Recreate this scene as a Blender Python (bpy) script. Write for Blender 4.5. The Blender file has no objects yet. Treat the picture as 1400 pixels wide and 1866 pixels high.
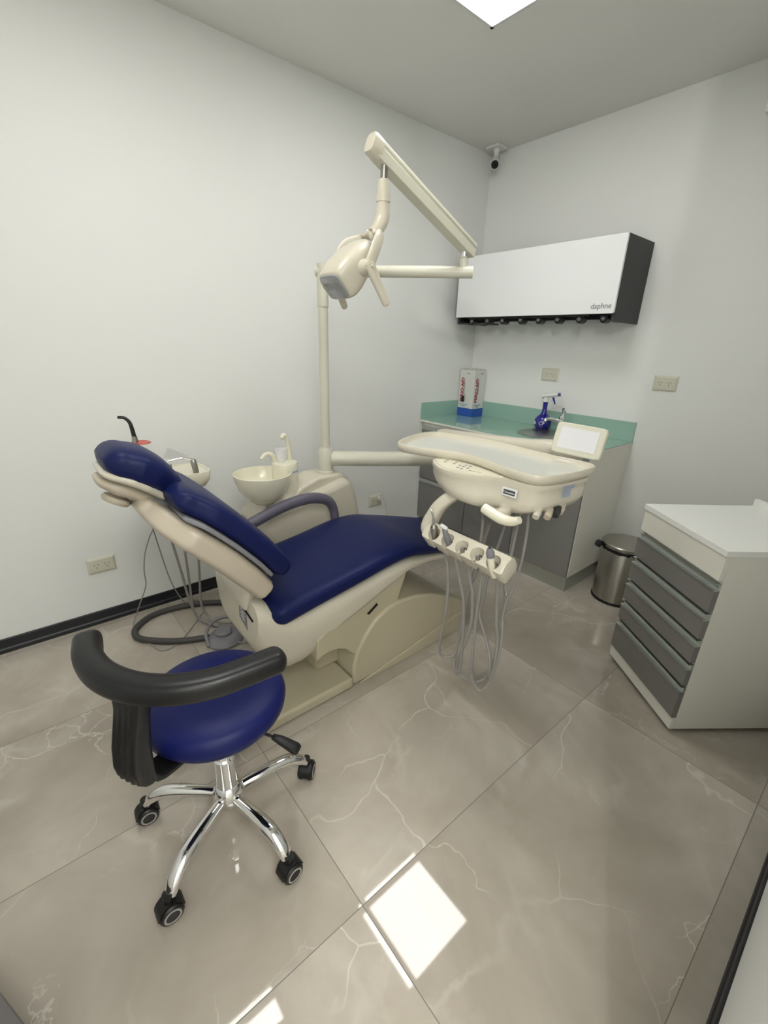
import bpy, bmesh, math, random
from mathutils import Vector, Matrix
random.seed(7)
S = bpy.context.scene
C = S.collection
PI = math.pi
# ------------------------------------------------------------------ camera
def camera():
    yaw, pitch, roll = [math.radians(a) for a in (-49.70, 20.88, -1.817)]
    f = Vector((math.sin(yaw)*math.cos(pitch), math.cos(yaw)*math.cos(pitch), -math.sin(pitch)))
    r = Vector((math.cos(yaw), -math.sin(yaw), 0)); d = f.cross(r)
    r2 = math.cos(roll)*r + math.sin(roll)*d; d2 = -math.sin(roll)*r + math.cos(roll)*d
    cd = bpy.data.cameras.new('camera'); co = bpy.data.objects.new('camera', cd); C.objects.link(co)
    m = Matrix.Identity(4)
    for i in range(3):
        m[i][0] = r2[i]; m[i][1] = -d2[i]; m[i][2] = -f[i]
    m[0][3], m[1][3], m[2][3] = 0, 0, 1.4
    co.matrix_world = m
    cd.sensor_fit = 'VERTICAL'; cd.sensor_height = 36; cd.sensor_width = 36
    cd.lens = 802.2/1866*36; cd.clip_start = .02
    S.camera = co
camera()
w = bpy.data.worlds.new('world'); S.world = w; w.use_nodes = True
w.node_tree.nodes['Background'].inputs[0].default_value = (.9, .95, 1, 1)
w.node_tree.nodes['Background'].inputs[1].default_value = .05
S.view_settings.view_transform = 'Standard'; S.view_settings.look = 'None'
S.view_settings.gamma = 1; S.view_settings.exposure = -0.16; S.view_settings.use_curve_mapping = False
PANEL_E = 15.5          # emission of the ceiling panels
def area_light(name, loc, size, power, col=(1, .99, .96), rot=(0, 0, 0)):
    l = bpy.data.lights.new(name, 'AREA'); l.shape = 'RECTANGLE'; l.size, l.size_y = size
    l.energy = power; l.color = col
    o = bpy.data.objects.new(name, l); o.location = loc; o.rotation_euler = rot; C.objects.link(o)
    return o
pl_ = bpy.data.lights.new('corridor_lamp', 'POINT'); pl_.energy = 95; pl_.shadow_soft_size = .035; pl_.color = (1, .99, .96)
po_ = bpy.data.objects.new('corridor_lamp', pl_); po_.location = (1.07, -1.6, 2.45); C.objects.link(po_)

area_light('corridor_fill', (.80, .0, 2.62), (1.0, 1.0), 42)  # unseen fill added to brighten left floor and pedestal through the doorway

# ------------------------------------------------------------------ materials
def mat(name, col, rough=.5, metal=0, coat=0, trans=0, emit=0, spec=.5, bump=0, bscale=200, alpha=1, ecol=None, sss=0, ior=1.45):
    m = bpy.data.materials.new(name); m.use_nodes = True
    n = m.node_tree.nodes; b = n['Principled BSDF']; I = b.inputs
    I['Base Color'].default_value = (*col, 1); I['Roughness'].default_value = rough
    I['Metallic'].default_value = metal; I['Coat Weight'].default_value = coat; I['Coat Roughness'].default_value = .12
    I['Transmission Weight'].default_value = trans; I['Specular IOR Level'].default_value = spec
    I['IOR'].default_value = ior
    I['Alpha'].default_value = alpha
    if emit:
        I['Emission Color'].default_value = (*(ecol or col), 1); I['Emission Strength'].default_value = emit
    if bump:
        t = n.new('ShaderNodeTexNoise'); t.inputs['Scale'].default_value = bscale; t.inputs['Detail'].default_value = 3
        tc = n.new('ShaderNodeTexCoord'); bp = n.new('ShaderNodeBump'); bp.inputs['Strength'].default_value = bump
        bp.inputs['Distance'].default_value = .002
        L = m.node_tree.links
        L.new(tc.outputs['Object'], t.inputs['Vector']); L.new(t.outputs[0], bp.inputs['Height']); L.new(bp.outputs[0], I['Normal'])
    return m
WALL = mat('wall_paint', (.80, .81, .785), .75, bump=.15, bscale=60)
CEIL = mat('ceiling_paint', (.80, .795, .765), .9)
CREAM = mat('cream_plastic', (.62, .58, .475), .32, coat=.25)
CREAMSH = mat('cream_base_shaded', (.46, .415, .295), .32, coat=.25)  # yellower cream, with the shade low on the chair darkened into it
CREAM2 = mat('cream_glossy', (.76, .73, .58), .18, coat=.5)
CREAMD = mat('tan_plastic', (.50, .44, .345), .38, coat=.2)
IVORY = mat('ivory_plastic', (.64, .625, .52), .35)
NAVY = mat('navy_vinyl', (.0065, .0115, .068), .42, bump=.12, bscale=350, spec=.2)
NAVYS = mat('navy_vinyl_stool', (.0055, .0095, .080), .42, bump=.12, bscale=350, spec=.25)
GREYARM = mat('mauve_grey_plastic', (.105, .095, .13), .4)
GREYP = mat('grey_plastic', (.20, .20, .215), .45)
HOSE = mat('grey_hose', (.27, .26, .245), .42)
DHOSE = mat('dark_hose', (.055, .052, .048), .5)
BLACK = mat('black_rubber', (.006, .006, .007), .34, bump=.1, bscale=300)
BLACKP = mat('black_plastic', (.006, .006, .006), .4)
BASEB = mat('anthracite_skirting', (.014, .015, .019), .4)
CHROME = mat('chrome', (.80, .80, .80), .07, metal=1)
STEEL = mat('brushed_steel', (.40, .385, .35), .3, metal=1)
ALU = mat('aluminium', (.60, .63, .61), .32, metal=1)
GREYLAM = mat('grey_laminate', (.20, .195, .185), .5)
WHITELAM = mat('white_laminate', (.80, .79, .71), .5)
WHITETOP = mat('white_top', (.88, .89, .85), .4)
WHITEG = mat('white_gloss', (.82, .84, .84), .15, coat=.5)
ANTHR = mat('anthracite_panel', (.032, .033, .034), .5)
GLASSG = mat('green_back_painted_glass', (.30, .48, .40), .06, coat=.6)
GLASSE = mat('green_glass_edge', (.05, .20, .15), .2)
TRAYF = mat('tray_insert', (.64, .65, .59), .3, coat=.4)
WHITEP = mat('white_plastic', (.72, .72, .72), .35)
RINGG = mat('pale_grey_rim', (.36, .34, .31), .5)
SCREEN = mat('frosted_panel', (.72, .72, .74), .35)
COBALT = mat('cobalt_plastic', (.006, .008, .22), .12, coat=.6)
CARD = mat('white_card', (.66, .66, .62), .6)
CARDB = mat('blue_card', (.03, .10, .42), .5)
RED = mat('red_print', (.33, .02, .04), .6)
LBLUE = mat('pale_blue_print', (.25, .38, .62), .6)
GREYINK = mat('grey_print', (.14, .14, .14), .6)
SOCK = mat('socket_hole', (.02, .02, .02), .7)
ORANGE = mat('orange_acrylic', (.62, .045, .02), .2, trans=.2)
PINK = mat('pinkish_white_plastic', (.60, .42, .38), .4)
def clear(name, tint, fac):
    m = bpy.data.materials.new(name); m.use_nodes = True; n = m.node_tree.nodes; L = m.node_tree.links
    n.clear(); o = n.new('ShaderNodeOutputMaterial'); mx = n.new('ShaderNodeMixShader')
    t = n.new('ShaderNodeBsdfTransparent'); p = n.new('ShaderNodeBsdfPrincipled')
    p.inputs['Base Color'].default_value = (*tint, 1); p.inputs['Roughness'].default_value = .12
    mx.inputs[0].default_value = fac
    L.new(t.outputs[0], mx.inputs[1]); L.new(p.outputs[0], mx.inputs[2]); L.new(mx.outputs[0], o.inputs[0])
    return m
CUPM = clear('clear_plastic_cup', (.95, .95, .95), .28)
FILM = clear('clear_film', (.5, .5, .5), .25)
LAMPGL = mat('smoked_lens_plate', (.34, .35, .36), .18, coat=.6)
LENS = mat('lens', (.27, .27, .26), .12, coat=.5)
def emitter(name, col, s):
    m = bpy.data.materials.new(name); m.use_nodes = True; n = m.node_tree.nodes; n.clear()
    o = n.new('ShaderNodeOutputMaterial'); e = n.new('ShaderNodeEmission')
    e.inputs[0].default_value = (*col, 1); e.inputs[1].default_value = s
    m.node_tree.links.new(e.outputs[0], o.inputs[0]); return m
PANEL = emitter('light_panel_diffuser', (1.0, .985, .95), PANEL_E)

TX0, TY0 = -.566, .449      # tile joint reference
def floor_mat():
    m = bpy.data.materials.new('polished_marble_tiles'); m.use_nodes = True
    N = m.node_tree.nodes; L = m.node_tree.links; b = N['Principled BSDF']
    def nd(t, **k):
        x = N.new(t)
        for a, v in k.items(): setattr(x, a, v)
        return x
    def mth(op, a, bb=None, clamp=False):
        x = nd('ShaderNodeMath', operation=op, use_clamp=clamp)
        for i, v in enumerate((a, bb)):
            if v is None: continue
            if isinstance(v, (int, float)): x.inputs[i].default_value = v
            else: L.new(v, x.inputs[i])
        return x.outputs[0]
    tc = nd('ShaderNodeTexCoord'); sp = nd('ShaderNodeSeparateXYZ'); L.new(tc.outputs['Object'], sp.inputs[0])
    u = mth('DIVIDE', mth('SUBTRACT', sp.outputs[0], TX0), .6); v = mth('DIVIDE', mth('SUBTRACT', sp.outputs[1], TY0), 1.2)
    iu = mth('FLOOR', u); iv = mth('FLOOR', v)
    # random offset per tile so the veins break at the joints
    cb = nd('ShaderNodeCombineXYZ'); L.new(iu, cb.inputs[0]); L.new(iv, cb.inputs[1])
    wn = nd('ShaderNodeTexWhiteNoise'); L.new(cb.outputs[0], wn.inputs['Vector'])
    sc = nd('ShaderNodeVectorMath', operation='SCALE'); L.new(wn.outputs['Color'], sc.inputs[0]); sc.inputs['Scale'].default_value = 20
    ad = nd('ShaderNodeVectorMath', operation='ADD'); L.new(tc.outputs['Object'], ad.inputs[0]); L.new(sc.outputs[0], ad.inputs[1])
    P = ad.outputs[0]
    def noise(scale, det, dist=0, rough=.5, vec=P):
        x = nd('ShaderNodeTexNoise'); x.inputs['Scale'].default_value = scale; x.inputs['Detail'].default_value = det
        x.inputs['Distortion'].default_value = dist; x.inputs['Roughness'].default_value = rough
        L.new(vec, x.inputs['Vector']); return x.outputs[0]
    def ramp(fac, stops):
        x = nd('ShaderNodeValToRGB'); e = x.color_ramp.elements
        while len(e) < len(stops): e.new(.5)
        for q, (p, c) in zip(e, stops): q.position = p; q.color = (*c, 1) if len(c) == 3 else c
        L.new(fac, x.inputs[0]); return x
    cloud = ramp(noise(1.7, 7, .5, .6), [(.28, (.31, .275, .225)), (.5, (.385, .345, .29)), (.72, (.49, .45, .385))])
    def warped(scale, amp, det=3):
        x = nd('ShaderNodeTexNoise'); x.inputs['Scale'].default_value = scale; x.inputs['Detail'].default_value = det; L.new(P, x.inputs['Vector'])
        a = nd('ShaderNodeVectorMath', operation='SCALE'); L.new(x.outputs['Color'], a.inputs[0]); a.inputs['Scale'].default_value = amp
        b_ = nd('ShaderNodeVectorMath', operation='ADD'); L.new(P, b_.inputs[0]); L.new(a.outputs[0], b_.inputs[1]); return b_.outputs[0]
    def vein(scale, width, wv_, mscale, lo, hi, soft=1):
        x = nd('ShaderNodeTexVoronoi', feature='DISTANCE_TO_EDGE'); x.inputs['Scale'].default_value = scale; L.new(wv_, x.inputs['Vector'])
        n3 = noise(9, 2); wdt = mth('MULTIPLY', n3, width*2)
        line = mth('SUBTRACT', 1, mth('DIVIDE', x.outputs['Distance'], wdt), True)
        n2 = noise(mscale, 2, 0, .5); mask = nd('ShaderNodeMapRange'); L.new(n2, mask.inputs[0])
        mask.inputs[1].default_value = lo; mask.inputs[2].default_value = hi
        return mth('MULTIPLY', line, mask.outputs[0])
    wA = warped(2.2, .38, 4); wB = warped(5, .22, 5)
    v1 = vein(1.0, .0036, wA, 1.7, .43, .56)
    v2 = vein(2.3, .0055, wB, 2.3, .48, .62)
    v3 = mth('MULTIPLY', vein(1.5, .12, wA, 2.4, .46, .70), .38)
    v4 = mth('MULTIPLY', vein(3.1, .06, wB, 3.0, .50, .70), .42)
    vs = mth('ADD', mth('ADD', mth('ADD', v1, v2), v4), v3, True)
    mx = nd('ShaderNodeMix', data_type='RGBA'); L.new(mth('MULTIPLY', vs, .62), mx.inputs[0])
    L.new(cloud.outputs[0], mx.inputs[6]); mx.inputs[7].default_value = (.66, .62, .55, 1)
    # joints
    fu = mth('FRACT', u); fv = mth('FRACT', v)
    du = mth('MULTIPLY', mth('MINIMUM', fu, mth('SUBTRACT', 1, fu)), .6); dv = mth('MULTIPLY', mth('MINIMUM', fv, mth('SUBTRACT', 1, fv)), 1.2)
    d = mth('MINIMUM', du, dv); j = mth('LESS_THAN', d, .0011)
    mj = nd('ShaderNodeMix', data_type='RGBA'); L.new(j, mj.inputs[0]); L.new(mx.outputs[2], mj.inputs[6]); mj.inputs[7].default_value = (.13, .12, .105, 1)
    L.new(mj.outputs[2], b.inputs['Base Color'])
    L.new(mth('ADD', .035, mth('MULTIPLY', j, .5)), b.inputs['Roughness'])
    b.inputs['Specular IOR Level'].default_value = .62
    # every tile lies a touch out of level: reflections step at the joints
    wv = nd('ShaderNodeSeparateColor'); L.new(wn.outputs['Color'], wv.inputs[0])
    cl = lambda x: mth('MINIMUM', mth('MAXIMUM', x, -1), 1)
    nb = nd('ShaderNodeCombineXYZ')
    L.new(mth('MULTIPLY', cl(iu), -TILT), nb.inputs[0]); L.new(mth('MULTIPLY', cl(iv), -TILT), nb.inputs[1])
    ge = nd('ShaderNodeNewGeometry'); na = nd('ShaderNodeVectorMath', operation='ADD'); L.new(ge.outputs['Normal'], na.inputs[0]); L.new(nb.outputs[0], na.inputs[1])
    nn = nd('ShaderNodeVectorMath', operation='NORMALIZE'); L.new(na.outputs[0], nn.inputs[0]); L.new(nn.outputs[0], b.inputs['Normal'])
    return m
TILT = .0118
FLOOR = floor_mat()

# ------------------------------------------------------------------ mesh helpers
def V(*a): return Vector(a[0]) if len(a) == 1 else Vector(a)
def add_loft(bm, rings, cap=True, closed=False):
    vs = [[bm.verts.new(p) for p in r] for r in rings]; n = len(rings[0])
    pairs = list(zip(vs, vs[1:])) + ([(vs[-1], vs[0])] if closed else [])
    for a, b in pairs:
        for i in range(n):
            j = (i+1) % n
            bm.faces.new((a[i], a[j], b[j], b[i]))
    if cap and not closed:
        bm.faces.new(list(reversed(vs[0]))); bm.faces.new(vs[-1])
def sering(c, a, b, ha, hb, e=2, n=24):
    out = []
    for i in range(n):
        t = 2*PI*i/n; x, y = math.cos(t), math.sin(t)
        k = (abs(x)**e + abs(y)**e)**(-1/e)
        out.append(c + a*(ha*k*x) + b*(hb*k*y))
    return out
def catmull(pts, n=8):
    pts = [V(p) for p in pts]
    if len(pts) < 3: return pts
    P = [2*pts[0]-pts[1]] + pts + [2*pts[-1]-pts[-2]]; out = []
    for i in range(1, len(P)-2):
        for k in range(n):
            t = k/n; a, b, c, d = P[i-1:i+3]
            out.append(.5*((2*b)+(c-a)*t+(2*a-5*b+4*c-d)*t*t+(3*b-a-3*c+d)*t*t*t))
    out.append(pts[-1]); return out
def lerp_list(vals, t):
    k = t*(len(vals)-1); i = min(int(k), len(vals)-2); f = k-i
    return vals[i]*(1-f)+vals[i+1]*f
def add_tube(bm, pts, r, n=12, smooth=8, cap=True, flat=1.0, up=None, e=2):
    P = catmull(pts, smooth) if smooth else [V(p) for p in pts]
    rs = r if isinstance(r, (list, tuple)) else [r, r]
    rings = []; prev = None
    for i, p in enumerate(P):
        t = (P[min(i+1, len(P)-1)]-P[max(i-1, 0)]).normalized()
        if up is not None: a = V(up).cross(t)
        elif prev is None: a = t.cross(Vector((0, 0, 1)) if abs(t.z) < .9 else Vector((1, 0, 0)))
        else: a = prev - t*prev.dot(t)
        a.normalize(); prev = a; b = t.cross(a)
        rr = lerp_list(rs, i/(len(P)-1))
        rings.append(sering(p, a, b, rr, rr*flat, e, n))
    add_loft(bm, rings, cap)
def add_cyl(bm, p0, p1, r0, r1=None, n=24): add_tube(bm, [p0, p1], [r0, r1 if r1 is not None else r0], n, 0)
def add_lathe(bm, prof, c=(0, 0, 0), axis=(0, 0, 1), n=32):
    z = V(axis).normalized(); a = z.cross(Vector((1, 0, 0)) if abs(z.x) < .9 else Vector((0, 1, 0))).normalized(); b = z.cross(a)
    rings = [sering(V(c)+z*h, a, b, max(r, 1e-4), max(r, 1e-4), 2, n) for r, h in prof]
    add_loft(bm, rings)
def add_ring(bm, r0, r1, c, d, n=32):       # flat washer of thickness d
    z = V(d).normalized(); a = z.cross(Vector((0, 0, 1)) if abs(z.z) < .9 else Vector((1, 0, 0))).normalized(); b = z.cross(a)
    add_loft(bm, [sering(V(c)+o, a, b, r, r, 2, n) for r, o in ((r0, V(d)*0), (r1, V(d)*0), (r1, V(d)), (r0, V(d)))], closed=True)
def add_box(bm, c, s, M=None):
    vs = []
    for x in (-.5, .5):
        for y in (-.5, .5):
            for z in (-.5, .5):
                p = Vector((x*s[0], y*s[1], z*s[2]))
                if M is not None: p = M @ p
                vs.append(bm.verts.new(V(c)+p))
    for f in ((0, 1, 3, 2), (4, 6, 7, 5), (0, 4, 5, 1), (2, 3, 7, 6), (0, 2, 6, 4), (1, 5, 7, 3)):
        bm.faces.new([vs[i] for i in f])
def add_prism(bm, pts, d):          # polygon of 3-D points pushed along d
    a = [bm.verts.new(V(p)) for p in pts]; b = [bm.verts.new(V(p)+V(d)) for p in pts]; n = len(a)
    bm.faces.new(list(reversed(a))); bm.faces.new(b)
    for i in range(n): bm.faces.new((a[i], a[(i+1) % n], b[(i+1) % n], b[i]))
def cushion(bm, path, right, widths, thicks, e=3.2, n=40, endr=.05, smooth=8, steps=5, asym=None):
    """a padded slab that follows path, with rounded ends"""
    P = catmull(path, smooth); R = V(right).normalized(); N = len(P)
    L = [0]
    for a, b in zip(P, P[1:]): L.append(L[-1]+(b-a).length)
    rings = []
    for i, p in enumerate(P):
        t = (P[min(i+1, N-1)]-P[max(i-1, 0)]).normalized(); up = R.cross(t).normalized()
        w_ = lerp_list(widths, i/(N-1)); h = lerp_list(thicks, i/(N-1))
        rings.append((p, R, up, w_, h, t))
    out = []
    p, R_, up, w_, h, t = rings[0]
    for k in range(steps, 0, -1):
        s = k/steps; q = math.sqrt(max(0, 1-s*s)) if k < steps else .15
        out.append(sering(p-t*endr*s, R_, up, w_-endr*(1-q), h*max(q, .15), e, n))
    for p, R_, up, w_, h, t in rings: out.append(sering(p, R_, up, w_, h, e, n))
    for k in range(1, steps+1):
        s = k/steps; q = math.sqrt(max(0, 1-s*s)) if k < steps else .15
        out.append(sering(p+t*endr*s, R_, up, w_-endr*(1-q), h*max(q, .15), e, n))
    add_loft(bm, out)
def mesh(name, bm, m, parent=None, smooth=True, bevel=0, subs=0, seg=2, angle=35):
    bmesh.ops.recalc_face_normals(bm, faces=bm.faces)
    if XF: bm.transform(XF)
    me = bpy.data.meshes.new(name); bm.to_mesh(me); bm.free()
    ms = m if isinstance(m, (list, tuple)) else [m]
    for x in ms: me.materials.append(x)
    for p in me.polygons: p.use_smooth = smooth
    o = bpy.data.objects.new(name, me); C.objects.link(o)
    if parent is not None:
        o.parent = parent
        mw = Matrix.Identity(4); q = parent
        while q is not None: mw = Matrix.Translation(q.location) @ q.rotation_euler.to_matrix().to_4x4() @ mw if q.rotation_euler[:] != (0, 0, 0) else Matrix.Translation(q.location) @ mw; q = q.parent
        me.transform(mw.inverted())
    if bevel:
        b = o.modifiers.new('bevel', 'BEVEL'); b.width = bevel; b.segments = seg; b.limit_method = 'ANGLE'; b.angle_limit = math.radians(40)
    if subs:
        b = o.modifiers.new('subsurf', 'SUBSURF'); b.levels = subs; b.render_levels = subs
    if smooth and not subs:
        try: me.set_sharp_from_angle(angle=math.radians(angle))
        except Exception: pass
    return o
XF = None           # placement (scale, lift) of a unit drawn at another size
def thing(name, label, cat, loc=(0, 0, 0), rz=0, group=None):
    o = bpy.data.objects.new(name, None); C.objects.link(o); o.empty_display_size = .05
    o.location = loc; o.rotation_euler = (0, 0, rz)
    return tag(o, label, cat, group)
def tag(o, label, cat, group=None):
    o['label'] = label; o['category'] = cat
    if group: o['group'] = group
    return o
def struct(o): o['kind'] = 'structure'; return o
def B(): return bmesh.new()
def box(name, c, s, m, parent=None, bevel=.002, M=None):
    bm = B(); add_box(bm, c, s, M); return mesh(name, bm, m, parent, bevel=bevel)
def tube(name, pts, r, m, parent=None, n=12, smooth=8, **k):
    bm = B(); add_tube(bm, pts, r, n, smooth, **k); return mesh(name, bm, m, parent)
def lathe(name, prof, m, parent=None, c=(0, 0, 0), axis=(0, 0, 1), n=40, angle=35):
    bm = B(); add_lathe(bm, prof, c, axis, n); return mesh(name, bm, m, parent, angle=angle)
def text(name, s, size, m, parent, loc, xdir, ydir, ext=.0006, bold=0):
    cu = bpy.data.curves.new(name, 'FONT'); cu.body = s; cu.size = size; cu.extrude = ext; cu.offset = bold
    cu.align_x = 'CENTER'; cu.align_y = 'CENTER'; cu.resolution_u = 3
    tmp = bpy.data.objects.new(name, cu); C.objects.link(tmp)
    bpy.context.view_layer.update()
    me = bpy.data.meshes.new_from_object(tmp.evaluated_get(bpy.context.evaluated_depsgraph_get()))
    bpy.data.objects.remove(tmp)
    x = V(xdir).normalized(); y = V(ydir).normalized(); z = x.cross(y)
    M = Matrix.Identity(4)
    for i in range(3): M[i][0], M[i][1], M[i][2], M[i][3] = x[i], y[i], z[i], loc[i]
    me.transform(M); bm = B(); bm.from_mesh(me); bpy.data.meshes.remove(me)
    return mesh(name, bm, m, parent, smooth=False)

# ------------------------------------------------------------------ room
XL, XR, YB, YF, H = -2.41, .105, 2.92, -.78, 2.64
def slab(name, lo, hi, m, bevel=0):
    lo, hi = V(lo), V(hi); bm = B(); add_box(bm, (lo+hi)/2, hi-lo); return struct(mesh(name, bm, m, smooth=False))
slab('floor', (XL-.12, -2.7, -.06), (1.5, YB+.12, 0), FLOOR)
slab('ceiling', (XL-.12, -2.7, H), (1.5, YB+.12, H+.06), CEIL)
slab('wall_left', (XL-.12, YF-.12, 0), (XL, YB+.12, H), WALL)
slab('wall_back', (XL, YB, 0), (1.5, YB+.12, H), WALL)
slab('wall_front', (XL, YF-.12, 0), (XR, YF, H), WALL)
slab('wall_corridor_end', (XR, -2.7, 0), (1.5, -2.58, H), WALL)
slab('wall_corridor', (1.38, -2.58, 0), (1.5, YB, H), WALL)
bm = B()
DY0, DY1 = -.62, .42
for lo, hi in (((XR, -2.58, 0), (XR+.1, DY0, H)), ((XR, DY1, 0), (XR+.1, YB, H)), ((XR, DY0, 2.57), (XR+.1, DY1, H))):
    lo, hi = V(lo), V(hi); add_box(bm, (lo+hi)/2, hi-lo)
struct(mesh('wall_right', bm, WALL, smooth=False))
def skirt(name, p0, p1, inward):
    """coved black skirting along p0-p1"""
    p0, p1, q = V(p0), V(p1), V(inward); pr = [(0, 0), (.013, 0), (.013, .006), (.011, .018), (.007, .024), (.006, .066), (.004, .07), (0, .07)]
    bm = B(); add_loft(bm, [[p + q*a + Vector((0, 0, h)) for a, h in pr] for p in (p0, p1)])
    return struct(mesh(name, bm, BASEB, smooth=False))
skirt('baseboard_left', (XL, YF, 0), (XL, 2.38, 0), (1, 0, 0))
skirt('baseboard_back', (-1.08, YB, 0), (XR-.014, YB, 0), (0, -1, 0))
skirt('baseboard_right', (XR, DY1, 0), (XR, YB, 0), (-1, 0, 0))
skirt('baseboard_front', (XL+.014, YF, 0), (XR, YF, 0), (0, 1, 0))

def panel_light(y, lab):
    t = thing('ceiling_light', lab, 'light', (-1.327, y, H), 0, 'recessed ceiling panels')
    bm = B(); s = .275
    for dx, dy, sx, sy in ((0, 1, 1, 0), (0, -1, 1, 0), (1, 0, 0, 1), (-1, 0, 0, 1)):
        add_box(bm, (-1.327+dx*(s-.006), y+dy*(s-.006), H-.004), (2*s if sx else .014, 2*s if sy else .014, .008))
    mesh('frame', bm, WHITEP, t, smooth=False)
    bm = B(); add_box(bm, (-1.327, y, H-.002), (.522, .522, .003)); mesh('diffuser', bm, PANEL, t, smooth=False)
panel_light(1.586, 'square white ceiling light panel near the top edge of the photo')
panel_light(.34, 'square ceiling light panel seen only as broken strips on the floor')

STEPM = mat('dark_grey_plastic', (.115, .108, .105), .5)
u_ = V(.924, .381, 0); v_ = V(.381, -.924, 0); e0 = V(-1.02, -.329, 0); sc0 = e0+u_*.19+v_*.14
Ms = Matrix((u_, v_, V(0, 0, -1))).transposed()
t = thing('step_stool', 'low dark grey step cut off by the bottom left corner', 'step', sc0)
box('top', sc0+V(0, 0, .111), (.38, .28, .018), STEPM, t, .003, Ms)
box('body', sc0+V(0, 0, .055), (.35, .25, .094), STEPM, t, .003, Ms)
for a in (-.14, .14):
    for b in (-.09, .09): bm = B(); add_cyl(bm, sc0+u_*a+v_*b, sc0+u_*a+v_*b+V(0, 0, .009), .014, n=16); mesh('foot', bm, BLACKP, t)

# ------------------------------------------------------------------ sockets
def socket(loc, u, n, label, plug=False, w_=.125, h=.085):
    """double three-pin socket; u = horizontal direction along the wall, n = out of the wall"""
    loc, u, n = V(loc), V(u), V(n); z = Vector((0, 0, 1))
    t = thing('wall_socket', label, 'socket', loc, 0, 'double wall sockets')
    def q(a, b, c): return loc+u*a+z*b+n*c
    bm = B(); rr = []
    for k, hh in ((0, 0), (0, .004), (.010, .010), (.012, .0105)):
        rr.append([q(sx*(w_/2-k), sz*(h/2-k), hh) for sx, sz in ((-1, -1), (1, -1), (1, 1), (-1, 1))])
    add_loft(bm, rr); mesh('plate', bm, IVORY, t, smooth=False)
    bm = B(); mw, mh = w_*.37, h*.27
    add_prism(bm, [q(-mw, -mh, .0105), q(mw, -mh, .0105), q(mw, mh, .0105), q(-mw, mh, .0105)], n*.0015)
    mo = mesh('module', bm, IVORY, t, smooth=False, bevel=.0006)
    for cx in (-mw*.5, mw*.5):
        bm = B()
        for dx, dz, a in ((-.008, .005, .5), (.008, .005, -.5), (0, -.009, 0)):
            d = (u*math.sin(a)+z*math.cos(a)); e = u*math.cos(a)-z*math.sin(a)
            c = q(cx+dx, dz, .0119)
            add_prism(bm, [c-d*.0045-e*.0011, c-d*.0045+e*.0011, c+d*.0045+e*.0011, c+d*.0045-e*.0011], n*.0004)
        mesh('pin_holes', bm, SOCK, mo, smooth=False)
    return t
socket((XL, .19, .323), (0, 1, 0), (1, 0, 0), 'ivory double socket low on the left wall, above the skirting by the stool')
socket((XL, 1.95, .31), (0, 1, 0), (1, 0, 0), 'small ivory socket behind the dental chair with a white cord plugged in', w_=.12)
socket((-1.713, YB, 1.236), (1, 0, 0), (0, -1, 0), 'ivory double socket above the glass splashback, over the blue spray bottle')
socket((-.985, YB, 1.236), (1, 0, 0), (0, -1, 0), 'ivory double socket on the bare wall right of the glass splashback')
t = thing('power_cord', 'thin white cord hanging from the socket behind the chair', 'cord', (XL+.02, 1.98, .33))
tube('cord', [(-2.385, 1.98, .33), (-2.375, 1.985, .365), (-2.372, 2.00, .33), (-2.375, 2.03, .26), (-2.385, 2.06, .16), (-2.39, 2.08, .09)], .0028, WHITEP, t, 8)
box('plug', (-2.387, 1.975, .325), (.02, .028, .03), WHITEP, t, .004)

# ------------------------------------------------------------------ base cabinets under the glass worktop
FY, ZT, ZK = 2.395, .862, .09
def handle_strip(parent, x0, x1, y, z):
    bm = B(); add_box(bm, ((x0+x1)/2, y+.006, z), (x1-x0, .02, .026)); add_box(bm, ((x0+x1)/2, y-.006, z-.012), (x1-x0, .012, .004)); add_box(bm, ((x0+x1)/2, y-.006, z+.011), (x1-x0, .004, .004))
    return mesh('handle', bm, ALU, parent, smooth=False)
def carcass(name, x0, x1, t, kick_end=False):
    bm = B(); add_box(bm, ((x0+x1)/2, (FY+.02+YB)/2, (ZK+ZT)/2), (x1-x0-.001, YB-FY-.021, ZT-ZK))
    mesh('carcass', bm, WHITELAM, t, bevel=.001)
    bm = B(); add_box(bm, ((x0+x1)/2, (FY+YB)/2+.004, ZK/2), (x1-x0-.001, YB-FY-.010, ZK))
    mesh('kickboard', bm, ALU, t, smooth=False)
X0, X1, X2 = XL+.004, -1.925, -1.09
t = thing('base_cabinet', 'grey drawer cabinet with aluminium grips in the left corner under the glass worktop', 'cabinet', ((X0+X1)/2, 2.66, 0), 0, 'base cabinets under the glass worktop')
carcass('c', X0, X1, t)
zs = [.84, .70, .56, .42, ZK]
hs = [(ZT-.03, .735), (.73, .58), (.575, .425), (.42, .095)]
for i, (a, b) in enumerate(hs):
    bm = B(); add_box(bm, ((X0+X1)/2, FY+.009, (a-.03+b)/2), (X1-X0-.006, .018, a-.03-b)); d = mesh('drawer', bm, GREYLAM, t, bevel=.001)
    handle_strip(d, X0+.003, X1-.003, FY+.009, a-.016)
t = thing('base_cabinet', 'white two-door sink cabinet with plain grey doors beside the bin', 'cabinet', ((X1+X2)/2, 2.66, 0), 0, 'base cabinets under the glass worktop')
carcass('c', X1, X2, t)
xm = (X1+X2)/2
for a, b in ((X1+.003, xm-.002), (xm+.002, X2-.003)):
    bm = B(); add_box(bm, ((a+b)/2, FY+.009, (ZK+.005+ZT-.045)/2), (b-a, .018, ZT-.045-ZK-.005)); d = mesh('door', bm, GREYLAM, t, bevel=.001)
    handle_strip(d, a, b, FY+.009, ZT-.030)
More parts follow.
